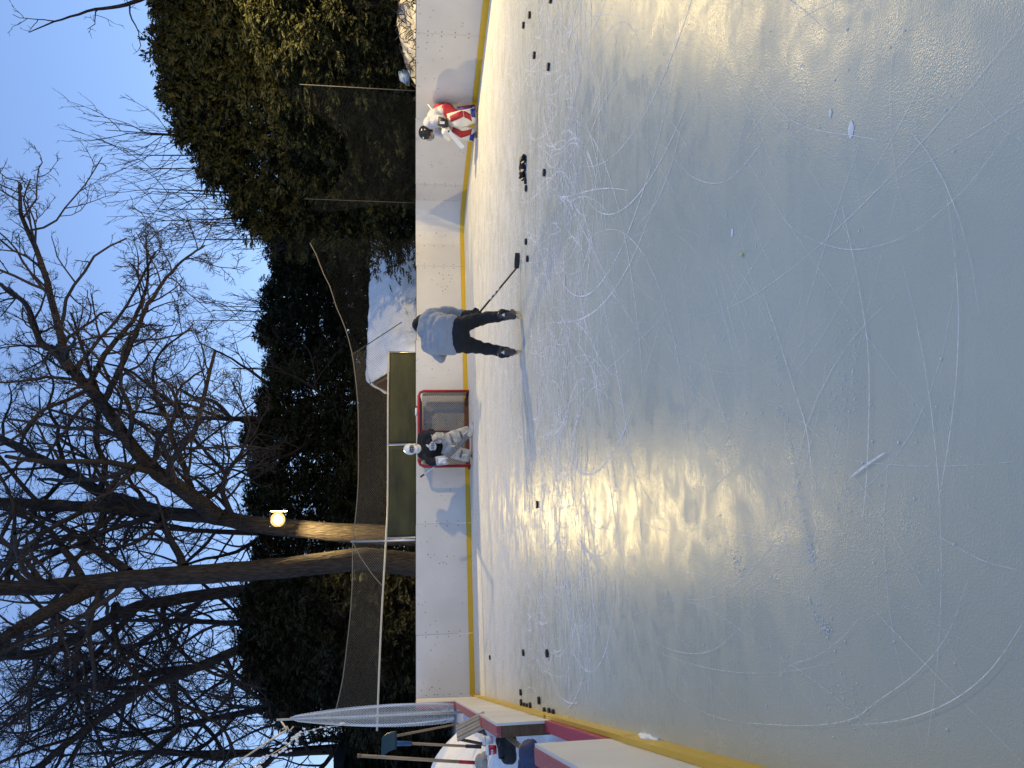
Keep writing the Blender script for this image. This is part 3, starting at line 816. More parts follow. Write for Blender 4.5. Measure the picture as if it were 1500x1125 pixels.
# ---- skater seen from behind, bent over
loc, rz = figure_frame(.60, 8.86)
def hipleg(mb, k=1.0, low=True):
    mb.caps(V(-.09, -.03, .765), V(.07, -.03, .765), .142 * k, .142 * k)
    for hip, knee, ank in ((V(.10, -.02, .76), V(.185, .10, .47), V(.235, .0, .17)), (V(-.11, -.02, .76), V(-.165, .10, .47), V(-.215, 0, .17))):
        mb.caps(hip, knee, .116 * k, .076 * k); mb.caps(knee, ank, .076 * k, .062 * k)
def torso(mb, k=1.0):
    mb.caps(V(-.10, .01, .925), V(.08, .01, .925), .148 * k, .148 * k)
    mb.caps(V(-.11, .18, .985), V(.12, .18, .985), .146 * k, .146 * k)
    mb.caps(V(-.12, .34, 1.065), V(.18, .34, 1.065), .142 * k, .142 * k)
SHR, ELR, HAR = V(.225, .36, 1.06), V(.285, .36, .86), V(.235, .33, .60)
SHL, ELL, HAL = V(-.15, .36, 1.06), V(-.295, .30, .965), V(-.03, .47, .80)
def arms(mb, k=1.0):
    for s, e, h in ((SHR, ELR, HAR), (SHL, ELL, HAL)):
        mb.caps(s, e, .085 * k, .066 * k); mb.caps(e, h, .064 * k, .050 * k)
HEAD = V(.125, .58, 1.185)
mb = MB(); hipleg(mb, .72); torso(mb, .78); arms(mb, .68); mb.caps(V(.05, .42, 1.1), HEAD, .06, .06); head_shape(mb, HEAD, V(.25, .8, -.35))
finger_set(mb, HAR + V(0, 0, -.02), V(-.05, .06, -.5), V(1, .2, 0), V(-.3, .5, -.2), 1.0); finger_set(mb, HAL, V(.5, .2, -.1), V(0, .2, 1), V(.2, .3, -.5), 1.0)
for x in (.235, -.215): mb.caps(V(x, 0, .17), V(x, .10, .10), .045, .04)
sk = make_person(mb, loc, rz, 'person in grey hoodie and black trousers bending over with a hockey stick')
face_marks(HEAD, V(.25, .8, -.35), sk)
mb = MB(); torso(mb, 1.03); arms(mb, 1.0); mb.caps(V(.02, .36, 1.17), V(.17, .40, 1.165), .085, .075); mb.caps(V(.06, .46, 1.16), V(.14, .50, 1.165), .085, .07)
hd = blob('hoodie', mb, M['hoodie'], sk, .012, 4, .014, 10)
mb = MB(); mb.caps(V(-.125, -.015, .855), V(.105, -.015, .855), .134, .134); blob('hoodie_hem', mb, M['hoodie'], hd, .013, 3, .006, 12)
mb = MB(); hipleg(mb, 1.0)
tr = blob('trousers', mb, M['trousers'], sk, .013, 4, .016, 9)
for x, s in ((.235, 1), (-.215, -1)):
    mb = MB(); mb.tube([(x, .0, .20), (x, .0, .235), (x - .004 * s, .005, .27)], [.070, .076, .068], 14); mb.build('cuff', M['trousers'], tr, smooth=True)
    MB().add([(x + .02 - .045, -.077, .215), (x + .02, -.078, .215), (x - .002, -.077, .255)], [(0, 1, 2)]).build('cuff_mark', M['white_shell'], tr)
mb = MB(); mb.ball(HEAD + V(-.01, -.01, .035), (.098, .108, .098)); mb.caps(HEAD + V(.0, -.02, .01), HEAD + V(.03, .05, .0), .1, .095)
blob('beanie', mb, M['black_knit'], sk, .011, 3, .003, 30)
skate(sk, (.235, 0, .18), (.35, 1, 0), M['boot']); skate(sk, (-.215, 0, .18), (-.15, 1, 0), M['boot'])
for wr, fw, sd_, cu in ((HAR + V(0, 0, .0), V(-.02, .03, -.5), V(1, .2, 0), V(-.4, .4, -.3)), (HAL, V(.5, .2, -.1), V(0, .2, 1), V(.2, .3, -.5))):
    mb = MB(); finger_set(mb, wr, fw, sd_, cu, 1.45); mb.caps(wr - fw.normalized() * .06, wr, .066, .055)
    gl = blob('glove', mb, M['black_gear'], sk, .009, 2)
    for q in range(3):
        a_ = wr + fw.normalized() * (.0 + .028 * q) - cu.normalized() * .035
        MB().caps(a_ - sd_.normalized() * .03, a_ + sd_.normalized() * .03, .016, .016, 8).build('glove_roll', M['black_gear'], gl, smooth=True)
# stick (world space, held by both hands)
Tm = Matrix.Translation(loc) @ Matrix.Rotation(rz, 4, 'Z')
heel = gnd(762, 391); lowh = Tm @ (HAR + V(-.02, .03, -.075)); heel.z = .035
top = heel + (lowh - heel) * 1.42
st = empty('hockey_stick', (heel.x, heel.y, 0)); tag(st, 'black hockey stick held low by the skater in grey', 'stick')
d_ = (top - heel); xx = d_.cross(V(0, 0, 1)).normalized(); yy = d_.normalized().cross(xx)
part(MB().loft([(heel, xx, yy, .014, .010), (heel + d_ * .5, xx, yy, .015, .011), (top, xx, yy, .015, .011)], 10, 4), 'shaft', M['black_gear'], st)
toe = gnd(763, 376); bl = MB(); bd = (Vector((toe.x, toe.y, 0)) - Vector((heel.x, heel.y, 0))).normalized(); bn = V(bd.y, -bd.x, 0)
secs = []
for i in range(7):
    t = i / 6; c = Vector((heel.x, heel.y, .042)) + bd * (.19 * t - .02) + bn * (-.02 * t * t); secs.append((c, V(0, 0, 1), bn, 0.029 + .005 * math.sin(3.14 * t), .004))
part(bl.loft(secs, 10, 3), 'blade', M['black_gear'], st)
for q in (.30, .36, .42): part(MB().tube([heel + d_ * q, heel + d_ * (q + .035)], .0165, 8), 'shaft_mark', M['metal'], st)

# ---- goalie in black in front of the goal
gp = gnd(691.5, 651); loc, rz = figure_frame(gp.x, gp.y)
HEAD = V(-.09, -.24, 1.37)
mb = MB()
mb.caps(V(-.1, .02, .72), V(.08, .02, .72), .13, .13); mb.caps(V(-.06, -.1, .95), V(.04, -.1, .95), .14, .14); mb.caps(V(-.2, -.16, 1.14), V(.15, -.16, 1.14), .09, .09)
mb.caps(V(-.07, -.2, 1.15), HEAD, .06, .06); head_shape(mb, HEAD, V(.05, -1, -.18))
for s, e, h in ((V(-.22, -.16, 1.13), V(-.38, -.22, .93), V(-.34, -.40, .70)), (V(.16, -.16, 1.13), V(.27, -.24, .93), V(.16, -.42, .82))):
    mb.caps(s, e, .07, .052); mb.caps(e, h, .05, .038)
for hip, knee, ank in ((V(.09, 0, .70), V(.17, -.16, .42), V(.25, .0, .14)), (V(-.1, 0, .70), V(-.16, -.16, .42), V(-.25, 0, .14))):
    mb.caps(hip, knee, .10, .07); mb.caps(knee, ank, .068, .05); mb.caps(ank, ank + V(0, -.1, -.05), .045, .04)
finger_set(mb, V(-.34, -.40, .70), V(.1, -.4, -.6), V(1, 0, 0), V(.2, -.2, -.6), 1.0); finger_set(mb, V(.16, -.42, .82), V(-.1, -.6, .1), V(0, 0, 1), V(-.3, -.3, .2), 1.0)
g1 = make_person(mb, loc, rz, 'goalie in black jersey, white mask and grey white pads standing in the goal')
face_marks(HEAD, V(.05, -1, -.18), g1)
mb = MB()
mb.caps(V(-.13, .0, .74), V(.10, .0, .74), .17, .17); mb.caps(V(-.12, -.1, .94), V(.09, -.1, .94), .185, .185); mb.caps(V(-.22, -.15, 1.12), V(.17, -.15, 1.12), .125, .125)
for s, e, h in ((V(-.23, -.16, 1.11), V(-.38, -.22, .93), V(-.36, -.34, .76)), (V(.18, -.16, 1.11), V(.27, -.24, .93), V(.20, -.36, .84))):
    mb.caps(s, e, .115, .095); mb.caps(e, h, .095, .08)
j = blob('jersey', mb, M['jersey_black'], g1, .014, 4, .014, 8)
# crest: a rounded badge with a spread top, on the chest
cr = MB(); cz = Vector((-.035, -.302, .90))
pts = [(.10 * math.cos(a) * (1 + .18 * math.cos(3 * a)), .085 * math.sin(a)) for a in np.linspace(0, 6.283, 20, endpoint=False)]
cr.add([(cz.x + x, cz.y + .04 * abs(x) / .1 * abs(x), cz.z + z) for x, z in pts] + [(cz.x, cz.y - .012, cz.z)], [(i, (i + 1) % 20, 20) for i in range(20)])
cb = cr.build('crest', M['crest'], j)
for k_ in range(4): MB().caps(cz + V(-.06 + .04 * k_, -.012, -.03), cz + V(-.05 + .035 * k_, -.016, .035), .008, .006, 6).build('crest_mark', M['jersey_black'], cb)
MB().caps(cz + V(.0, .0, .085), cz + V(.03, .02, .13), .03, .018).build('crest_point', M['crest'], cb, smooth=True)
mb = MB(); mb.caps(V(-.07, -.20, 1.20), V(-.10, -.24, 1.24), .09, .09); blob('collar', mb, M['white_shell'], j, .012, 2)
# mask with cage
mb = MB(); mb.ball(HEAD + V(0, .01, .02), (.128, .15, .15)); mb.ball(HEAD + V(0, -.06, -.10), (.085, .08, .07))
mk = blob('mask', mb, M['white_shell'], g1, .010, 2)
MB().ball(HEAD + V(.002, -.09, -.01), (.088, .062, .068), 14, 10).build('face_opening', M['black_shell'], mk, smooth=True)
cg = MB()
for q in (-.06, -.02, .02, .06): cg.tube([HEAD + V(q, -.125, .055), HEAD + V(q * 1.05, -.165, -.01), HEAD + V(q * .9, -.14, -.075)], .005, 5)
for q in (-.045, -.005, .035): cg.tube([HEAD + V(-.085, -.10, q), HEAD + V(0, -.168, q), HEAD + V(.085, -.10, q)], .005, 5)
cg.build('cage', M['metal'], mk)
def leg_pad(parent, top, knee, foot, w, m, stripes=(), toe=None, name='leg_pad'):
    """tall goalie leg pad; front faces -y"""
    secs = []; pts = [top, lerp(top, knee, .5), knee, lerp(knee, foot, .5), lerp(knee, foot, .85), foot]
    wd = [.8, .95, 1.08, 1.0, 1.0, .92]; dp = [.05, .07, .085, .08, .08, .07]
    ax = (foot - top).normalized(); xd = ax.cross(V(0, 1, 0)).normalized()
    if xd.x < 0: xd = -xd
    for p, a_, d in zip(pts, wd, dp): secs.append((p, xd, V(0, 1, 0), w * a_, d))
    o = MB().loft(secs, 20, 4).build(name, m, parent, smooth=True)
    for (t0, t1, x0, x1, mm, nm) in stripes:
        vs = []; n = 8; fs = []
        for i in range(n + 1):
            t = lerp(t0, t1, i / n); k = t * (len(pts) - 1); i0 = min(int(k), len(pts) - 2); q = pts[i0].lerp(pts[i0 + 1], k - i0); ww = lerp(wd[i0], wd[i0 + 1], k - i0) * w; dd = lerp(dp[i0], dp[i0 + 1], k - i0)
            xa, xb = (x0[0] + (x0[1] - x0[0]) * i / n, x1[0] + (x1[1] - x1[0]) * i / n)
            for xv in (xa, (xa + xb) / 2, xb): vs.append(q + xd * ww * xv + V(0, -dd * (1.03 if abs(xv) < .8 else .9) - .006, 0))
        for i in range(n):
            for c in (0, 1): fs.append((i * 3 + c, i * 3 + c + 1, i * 3 + c + 4, i * 3 + c + 3))
        sobj = MB().add(vs, fs).build(nm, mm, o, smooth=True)
        md = sobj.modifiers.new('thick', 'SOLIDIFY'); md.thickness = .008
    return o
for tp, kn, ft in ((V(.07, -.24, .70), V(.16, -.27, .44), V(.29, -.12, .055)), (V(-.09, -.24, .68), V(-.16, -.28, .44), V(-.27, -.12, .055))):
    o = leg_pad(g1, tp, kn, ft, .145, M['pad_grey'], ((.30, .36, (-.7, -.7), (.7, .7), M['grey_weave'], 'pad_seam'), (.56, .60, (-.6, -.6), (.6, .6), M['grey_weave'], 'pad_seam'), (.62, .84, (-.3, .1), (.0, .3), M['crest'], 'pad_mark')))
    for q in range(3):
        MB().tube([lerp(kn, ft, .2 + .25 * q) + V(-.14, -.02, 0), lerp(kn, ft, .2 + .25 * q) + V(-.15, .08, 0), lerp(kn, ft, .2 + .25 * q) + V(.14, .08, 0)], .012, 5).build('strap', M['black_gear'], o)
skate(g1, (.26, .0, .15), (.25, -1, 0), M['black_gear']); skate(g1, (-.25, .0, .15), (-.25, -1, 0), M['black_gear'])
mb = MB(); mb.ball(V(.15, -.44, .79), (.11, .075, .135)); mb.caps(V(.08, -.46, .86), V(.07, -.48, .74), .045, .04); mb.caps(V(.20, -.42, .70), V(.22, -.34, .88), .07, .065)
cgv = blob('catching_glove', mb, M['pad_grey'], g1, .010, 2, .006, 14)
MB().tube([V(.06, -.50, .90), V(.12, -.53, .83), V(.13, -.53, .73), V(.10, -.51, .69)], .012, 6).build('glove_lacing', M['grey_weave'], cgv, smooth=True)
bk = MB().loft([(V(-.335, -.47, .56), V(1, 0, .12), V(0, 1, .1), .095, .035), (V(-.34, -.47, .66), V(1, 0, .12), V(0, 1, .1), .105, .045), (V(-.36, -.45, .83), V(1, 0, .12), V(0, 1, .1), .10, .04)], 20, 5).build('blocker', M['pad_grey'], g1, smooth=True)
MB().box((-.34, -.515, .70), (.12, .012, .16)).build('blocker_mark', M['white_shell'], bk)
Tm = Matrix.Translation(loc) @ Matrix.Rotation(rz, 4, 'Z')
st = empty('goalie_stick', Tm @ V(.2, -.5, 0), rz); tag(st, 'grey patterned goalie stick held across the pads by the goalie in black', 'stick')
off = V(.2, -.5, 0)
def sp(mb_, nm, m_, **k): return mb_.build(nm, m_, st, **k)
A_, B_, Cc = V(-.28, -.53, .58) - off, V(.19, -.50, .13) - off, V(-.70, -.46, 1.17) - off
dd = (B_ - A_).normalized(); px_ = dd.cross(V(0, 1, 0)).normalized()
sp(MB().loft([(A_, px_, V(0, 1, 0), .02, .011), (A_ + dd * .04, px_, V(0, 1, 0), .048, .012), (B_, px_, V(0, 1, 0), .05, .012)], 12, 5), 'paddle', M['grey_weave'])
sp(MB().loft([(Cc, px_, V(0, 1, 0), .015, .010), (A_, px_, V(0, 1, 0), .015, .010)], 10, 4), 'shaft', M['metal'])
sp(MB().tube([Cc, lerp(Cc, A_, .14)], .019, 8), 'grip_tape', M['black_gear'])
sp(MB().tube([lerp(Cc, A_, .5), lerp(Cc, A_, .62)], .018, 8), 'shaft_mark', M['blue'])
sp(MB().loft([(B_ + V(-.02, 0, -.02), V(0, 0, 1), V(0, 1, 0), .05, .006), (B_ + V(.10, 0, -.075), V(0, 0, 1), V(0, 1, 0), .05, .006), (B_ + V(.34, -.02, -.08), V(0, 0, 1), V(0, 1, 0), .042, .005)], 10, 4), 'blade', M['pad_grey'])

# ---- goalie in white, red and blue crouching by the right boards
gp = gnd(698.8, 182); loc, rz = figure_frame(gp.x, gp.y)
HEAD = V(-.22, -.20, 1.05); HF = V(-.75, -.6, -.45)
mb = MB()
mb.caps(V(.16, .05, .60), V(.20, -.06, .60), .12, .12); mb.caps(V(.06, -.02, .82), V(.10, -.06, .82), .13, .13); mb.caps(V(-.08, .1, .98), V(-.02, -.2, .98), .10, .10)
mb.caps(V(-.08, -.08, 1.0), HEAD, .06, .06); head_shape(mb, HEAD, HF)
for s, e, h in ((V(-.02, -.22, .97), V(.06, -.32, .76), V(-.12, -.42, .68)), (V(-.10, .12, .97), V(-.20, .06, .76), V(-.26, -.16, .64))):
    mb.caps(s, e, .07, .052); mb.caps(e, h, .05, .038)
for hip, knee, ank in ((V(.20, -.08, .56), V(.08, -.22, .36), V(.22, -.05, .13)), (V(.12, .06, .56), V(-.12, -.12, .36), V(-.17, .02, .13))):
    mb.caps(hip, knee, .10, .07); mb.caps(knee, ank, .068, .05); mb.caps(ank, ank + V(-.08, -.06, -.05), .045, .04)
finger_set(mb, V(-.12, -.42, .68), V(-.5, -.3, -.3), V(0, 0, 1), V(-.3, .3, -.2), 1.0); finger_set(mb, V(-.26, -.16, .64), V(-.4, -.4, -.3), V(0, 0, 1), V(.3, -.3, -.2), 1.0)
g2 = make_person(mb, loc, rz, 'goalie in white jersey, black helmet and red, white, blue pads crouching by boards')
face_marks(HEAD, HF, g2)
mb = MB()
mb.caps(V(.15, .06, .72), V(.19, -.08, .72), .16, .16); mb.caps(V(.06, .02, .86), V(.10, -.1, .86), .18, .18); mb.caps(V(-.07, .1, .98), V(-.02, -.2, .98), .135, .135)
for s, e, h in ((V(-.02, -.22, .97), V(.06, -.32, .76), V(-.06, -.39, .70)), (V(-.10, .12, .97), V(-.20, .06, .78), V(-.24, -.08, .68))):
    mb.caps(s, e, .115, .095); mb.caps(e, h, .09, .075)
blob('jersey', mb, M['jersey_white'], g2, .014, 4, .014, 8)
mb = MB(); mb.caps(V(.22, -.10, .66), V(.15, -.18, .48), .155, .125); mb.caps(V(.20, .08, .66), V(-.02, .0, .48), .14, .115); mb.caps(V(.26, 0, .78), V(.25, 0, .62), .13, .14)
blob('hockey_pants', mb, M['pad_red'], g2, .014, 4, .012, 9)
mb = MB(); mb.ball(HEAD + V(.015, .005, .035), (.145, .145, .13)); mb.caps(HEAD + V(.07, .05, .0), HEAD + V(.06, .05, -.05), .10, .085)
hm = blob('helmet', mb, M['black_shell'], g2, .010, 2)
hfn = HF.normalized(); hrt = hfn.cross(V(0, 0, 1)).normalized(); hup = hrt.cross(hfn); cg = MB()
for q in (-.07, -.035, 0, .035, .07): cg.tube([HEAD + hfn * .10 + hrt * q + hup * .05, HEAD + hfn * .15 + hrt * q - hup * .02, HEAD + hfn * .12 + hrt * q * .8 - hup * .12], .005, 5)
for q in (-.09, -.045, 0, .04): cg.tube([HEAD + hfn * .06 - hrt * .09 + hup * q, HEAD + hfn * .15 + hup * q, HEAD + hfn * .06 + hrt * .09 + hup * q], .005, 5)
cg.build('cage', M['metal_dark'], hm)
MB().box(HEAD + V(.07, -.115, .04), (.03, .02, .025)).build('helmet_mark', M['white_shell'], hm)
st_ = ((.10, .46, (-.35, -.85), (.45, .1), M['pad_red'], 'red_stripe'), (.46, .74, (-.85, .0), (.1, .85), M['pad_red'], 'red_stripe'), (.72, .99, (-.9, -.95), (-.1, .5), M['pad_blue'], 'blue_panel'))
st2 = ((.08, .50, (-.25, .2), (.6, .95), M['pad_red'], 'red_stripe'), (.52, .72, (.1, -.6), (.9, .3), M['pad_red'], 'red_stripe'), (.74, .99, (-.1, -.3), (.92, .95), M['pad_blue'], 'blue_panel'))
o1 = leg_pad(g2, V(.05, -.28, .62), V(.08, -.32, .38), V(.17, -.16, .055), .155, M['pad_white'], st2)
o2 = leg_pad(g2, V(-.12, -.18, .58), V(-.15, -.24, .37), V(-.22, -.08, .055), .135, M['pad_white'], st_)
MB().loft([(V(.27, -.10, .42), V(.3, 1, 0), V(1, -.3, 0), .10, .03), (V(.30, -.08, .25), V(.3, 1, 0), V(1, -.3, 0), .11, .035), (V(.33, -.06, .06), V(.3, 1, 0), V(1, -.3, 0), .12, .03)], 14, 4).build('pad_side', M['pad_blue'], o1, smooth=True)
MB().loft([(V(.285, -.12, .36), V(.3, 1, 0), V(1, -.3, 0), .05, .035), (V(.325, -.10, .16), V(.3, 1, 0), V(1, -.3, 0), .06, .036)], 14, 4).build('pad_side', M['pad_red'], o1, smooth=True)
skate(g2, (.24, -.03, .14), (.5, -1, 0), M['pad_white']); skate(g2, (-.20, .0, .14), (-.5, -1, 0), M['pad_white'])
bk = MB().loft([(V(-.02, -.47, .62), V(1, .3, -.1), V(.3, -1, .1), .06, .04), (V(.0, -.47, .72), V(1, .3, -.1), V(.3, -1, .1), .085, .05), (V(.03, -.44, .82), V(1, .3, -.1), V(.3, -1, .1), .08, .045)], 16, 5).build('blocker', M['black_gear'], g2, smooth=True)
MB().box((-.0, -.525, .74), (.05, .012, .09)).build('blocker_mark', M['white_shell'], bk)
mb = MB(); mb.ball(V(-.24, -.22, .62), (.085, .085, .10)); mb.ball(V(-.16, -.44, .66), (.085, .075, .095)); mb.caps(V(-.18, -.42, .66), V(-.27, -.24, .60), .07, .08); mb.caps(V(-.20, -.48, .71), V(-.24, -.46, .62), .035, .03); blob('catching_glove', mb, M['pad_white'], g2, .010, 2, .005, 14)
st = empty('goalie_stick', Matrix.Translation(loc) @ Matrix.Rotation(rz, 4, 'Z') @ V(-.3, -.4, 0), rz); tag(st, 'white paddled goalie stick held by the crouching goalie in red and white', 'stick')
off = V(-.3, -.4, 0)
A_, B_, Cc = V(-.17, -.50, .60) - off, V(-.47, -.46, .31) - off, V(.34, -.05, 1.02) - off
dd = (B_ - A_).normalized(); px_ = dd.cross(V(0, 1, 0)).normalized()
sp(MB().loft([(A_, px_, V(0, 1, 0), .04, .012), (B_ - dd * .03, px_, V(0, 1, 0), .046, .012), (B_, px_, V(0, 1, 0), .034, .012)], 12, 5), 'paddle', M['white_shell'])
sp(MB().tube([A_, lerp(A_, Cc, .3), lerp(A_, Cc, .33)], [.022, .018, .013], 8), 'grip_tape', M['black_gear'])
sp(MB().tube([lerp(A_, Cc, .33), Cc], .013, 8), 'shaft', M['white_shell'])

# ------------------------------------------------------------------ trees
def mesh_np(name, verts, faces, mat_, smooth=True):
    me = D.meshes.new(name); nv, nf = len(verts), len(faces); k = faces.shape[1]
    me.vertices.add(nv); me.vertices.foreach_set('co', np.ascontiguousarray(verts, dtype=np.float32).ravel())
    me.loops.add(nf * k); me.loops.foreach_set('vertex_index', np.ascontiguousarray(faces, dtype=np.int32).ravel())
    me.polygons.add(nf); me.polygons.foreach_set('loop_start', np.arange(0, nf * k, k, dtype=np.int32))
    me.polygons.foreach_set('loop_total', np.full(nf, k, dtype=np.int32))
    if smooth: me.polygons.foreach_set('use_smooth', np.ones(nf, dtype=bool))
    me.update(calc_edges=True); me.materials.append(mat_); return me
def nrm_(a): return a / np.maximum(np.linalg.norm(a, axis=-1, keepdims=True), 1e-9)
def tubes(P, Rd, sides):
    """P (N,n,3), Rd (N,n) -> verts, quads"""
    Nn, n, _ = P.shape
    T = nrm_(np.gradient(P, axis=1)); ref = nrm_(rng.normal(size=(Nn, 1, 3)))
    X = nrm_(np.cross(T, np.broadcast_to(ref, T.shape))); Y = np.cross(T, X)
    a = np.arange(sides) * 2 * np.pi / sides
    V_ = P[:, :, None, :] + Rd[:, :, None, None] * (X[:, :, None, :] * np.cos(a)[:, None] + Y[:, :, None, :] * np.sin(a)[:, None])
    idx = np.arange(Nn * n * sides).reshape(Nn, n, sides); nx = np.roll(idx, -1, axis=2)
    Fq = np.stack([idx[:, :-1], nx[:, :-1], nx[:, 1:], idx[:, 1:]], -1).reshape(-1, 4)
    return V_.reshape(-1, 3), Fq
def grow(P, Rd, K, lo, hi, npts, ang, wig, up, t0=.25, rk=.62, rmin=.006, lmin=.12, lmax=9, taper=.45):
    Nn, n, _ = P.shape
    if Nn == 0 or K == 0: return np.zeros((0, npts, 3)), np.zeros((0, npts))
    seg = np.linalg.norm(np.diff(P, axis=1), axis=2).sum(1)
    t = (t0 + (1 - t0) * (np.arange(K)[None, :] + rng.random((Nn, K))) / K) * (n - 1) * .999
    i0 = np.clip(t.astype(int), 0, n - 2); fr_ = (t - i0)[..., None]
    ii = np.arange(Nn)[:, None]
    st_ = P[ii, i0] * (1 - fr_) + P[ii, i0 + 1] * fr_
    tn = nrm_(P[ii, i0 + 1] - P[ii, i0]); r0 = Rd[ii, i0] * (1 - fr_[..., 0]) + Rd[ii, i0 + 1] * fr_[..., 0]
    pr = rng.normal(size=tn.shape); pr = nrm_(pr - tn * (pr * tn).sum(-1, keepdims=True))
    an = np.radians(rng.uniform(ang[0], ang[1], size=(Nn, K)))[..., None]
    d = tn * np.cos(an) + pr * np.sin(an)
    L = seg[:, None] * rng.uniform(lo, hi, (Nn, K)) * (1 - .55 * t / (n - 1)); L = np.clip(L, lmin, lmax)
    r = np.maximum(np.minimum(r0 * rk, L * .022 + .004), rmin)
    d = d.reshape(-1, 3); p = st_.reshape(-1, 3); L = L.reshape(-1); r = r.reshape(-1)
    out = np.zeros((len(p), npts, 3)); out[:, 0] = p
    for i in range(1, npts):
        d = nrm_(d + rng.normal(size=d.shape) * wig + np.array([0, 0, up])); out[:, i] = out[:, i - 1] + d * (L / (npts - 1))[:, None]
    rr = r[:, None] * np.linspace(1, taper, npts)[None, :]
    return out, np.maximum(rr, .0035)
def resample(pts, rad, n):
    P = np.array([tuple(p) for p in pts]); R_ = np.array(rad, float)
    # Catmull-Rom through the measured points
    k = len(P); out = []; ro = []
    for q in np.linspace(0, k - 1.0001, n):
        i = int(q); t = q - i; a0, a1, a2, a3 = P[max(i - 1, 0)], P[i], P[min(i + 1, k - 1)], P[min(i + 2, k - 1)]
        out.append(.5 * (2 * a1 + (a2 - a0) * t + (2 * a0 - 5 * a1 + 4 * a2 - a3) * t * t + (3 * a1 - a0 - 3 * a2 + a3) * t ** 3)); ro.append(R_[i] * (1 - t) + R_[min(i + 1, k - 1)] * t)
    return np.array(out), np.array(ro)
def bare_tree(name, limbs, label, group, bark, twig, dens=2.0, lv=(5, 5, 3), lmax=4.2, up=.05, wig=.17, rmin=.008):
    """limbs: list of (points, radii); first is the trunk"""
    base = Vector(limbs[0][0][0]); root = empty(name, (base.x, base.y, 0)); tag(root, label, 'tree', group)
    off = np.array([base.x, base.y, 0]); tv = []; tf = []; cv = []; cf = []; nv = nc = 0
    for li, (pts, rad) in enumerate(limbs):
        n = max(8, len(pts) * 4); P, R_ = resample(pts, rad, n)
        P = P + rng.normal(size=P.shape) * np.minimum(R_, .05)[:, None] * .25
        v, f = tubes(P[None], R_[None], 14 if R_[0] > .1 else 8); tv.append(v); tf.append(f + nv); nv += len(v)
        ln = np.linalg.norm(np.diff(P, axis=0), axis=1).sum()
        K = int(ln * dens * (1.0 if li else .35)); t0 = .12 if li else .55
        P1, R1 = grow(P[None], R_[None], K, .25, .55, 8, (35, 75), wig, up, t0, .5, .016, .8, lmax)
        P2, R2 = grow(P1, R1, lv[0], .3, .62, 6, (30, 65), wig * 1.1, up, .2, .62, rmin + .002, .35)
        P3, R3 = grow(P2, R2, lv[1], .3, .6, 5, (28, 62), wig * 1.1, up, .2, .65, rmin, .2)
        P4, R4 = grow(P3, R3, lv[2], .3, .6, 3, (25, 60), .2, up, .25, .8, rmin * .8, .12)
        for P_, Rr, sd in ((P1, R1, 6), (P2, R2, 4), (P3, R3, 3), (P4, R4, 3)):
            if len(P_):
                v, f = tubes(P_, Rr, sd); cv.append(v); cf.append(f + nc); nc += len(v)
    link('trunk', mesh_np('trunk', np.concatenate(tv) - off, np.concatenate(tf), bark), None, root)
    link('crown', mesh_np('crown', np.concatenate(cv) - off, np.concatenate(cf), twig), None, root)
    return root
def limb(pxs, Y0, Y1, r0, r1):
    n = len(pxs); pts = [atY(px, py, lerp(Y0, Y1, i / (n - 1))) for i, (px, py) in enumerate(pxs)]
    return (pts, [r0 + (r1 - r0) * (i / (n - 1)) ** .8 for i in range(n)])
GT = 'bare trees behind the rink'
YA = 22.6
treeA = bare_tree('bare_tree', [
    limb([(675, 786), (600, 784), (520, 781), (430, 774), (360, 766), (310, 757), (240, 752), (160, 744), (80, 739), (0, 735), (-130, 722)], YA, YA + .6, .36, .11),
    limb([(318, 757), (274, 722), (224, 687), (193, 653), (157, 600), (140, 575), (105, 543), (82, 467), (62, 388), (33, 316), (28, 270)], YA, YA - 3.5, .26, .03),
    limb([(151, 589), (164, 562), (194, 500), (210, 460), (237, 415), (270, 380), (300, 360)], YA - 1.8, YA - 3.6, .10, .02),
    limb([(130, 566), (158, 512), (197, 466), (215, 420), (216, 380), (212, 345)], YA - 1.9, YA - 1.2, .09, .015),
    limb([(105, 543), (80, 515), (58, 500), (40, 448), (13, 428), (-20, 400)], YA - 2.2, YA - 1.0, .12, .04),
    limb([(240, 753), (168, 730), (146, 721), (98, 692), (50, 668), (0, 642), (-60, 610)], YA + .2, YA + 2.6, .22, .10),
    limb([(146, 720), (154, 684), (140, 642), (143, 600), (120, 560), (90, 520)], YA + .9, YA + 2.2, .11, .03),
    limb([(98, 692), (86, 655), (84, 625), (72, 600), (78, 560), (60, 520)], YA + 1.2, YA - .6, .08, .02),
    limb([(300, 752), (282, 722), (272, 690), (255, 650), (245, 610), (225, 570), (232, 520), (280, 480)], YA + .3, YA + 3.5, .13, .025),
    limb([(338, 752), (326, 720), (334, 690), (352, 665), (366, 620), (340, 560)], YA + .2, YA - 1.2, .10, .02),
    limb([(300, 735), (330, 700), (300, 660), (275, 630), (250, 560)], YA + .3, YA + 4, .09, .02),
    limb([(224, 687), (235, 640), (255, 612), (262, 570), (300, 540)], YA - .8, YA - 4, .08, .02),
], 'bare tree carrying the lit floodlight on its trunk', GT, M['bark'], M['twig'], dens=3.0)
YB = 21.2
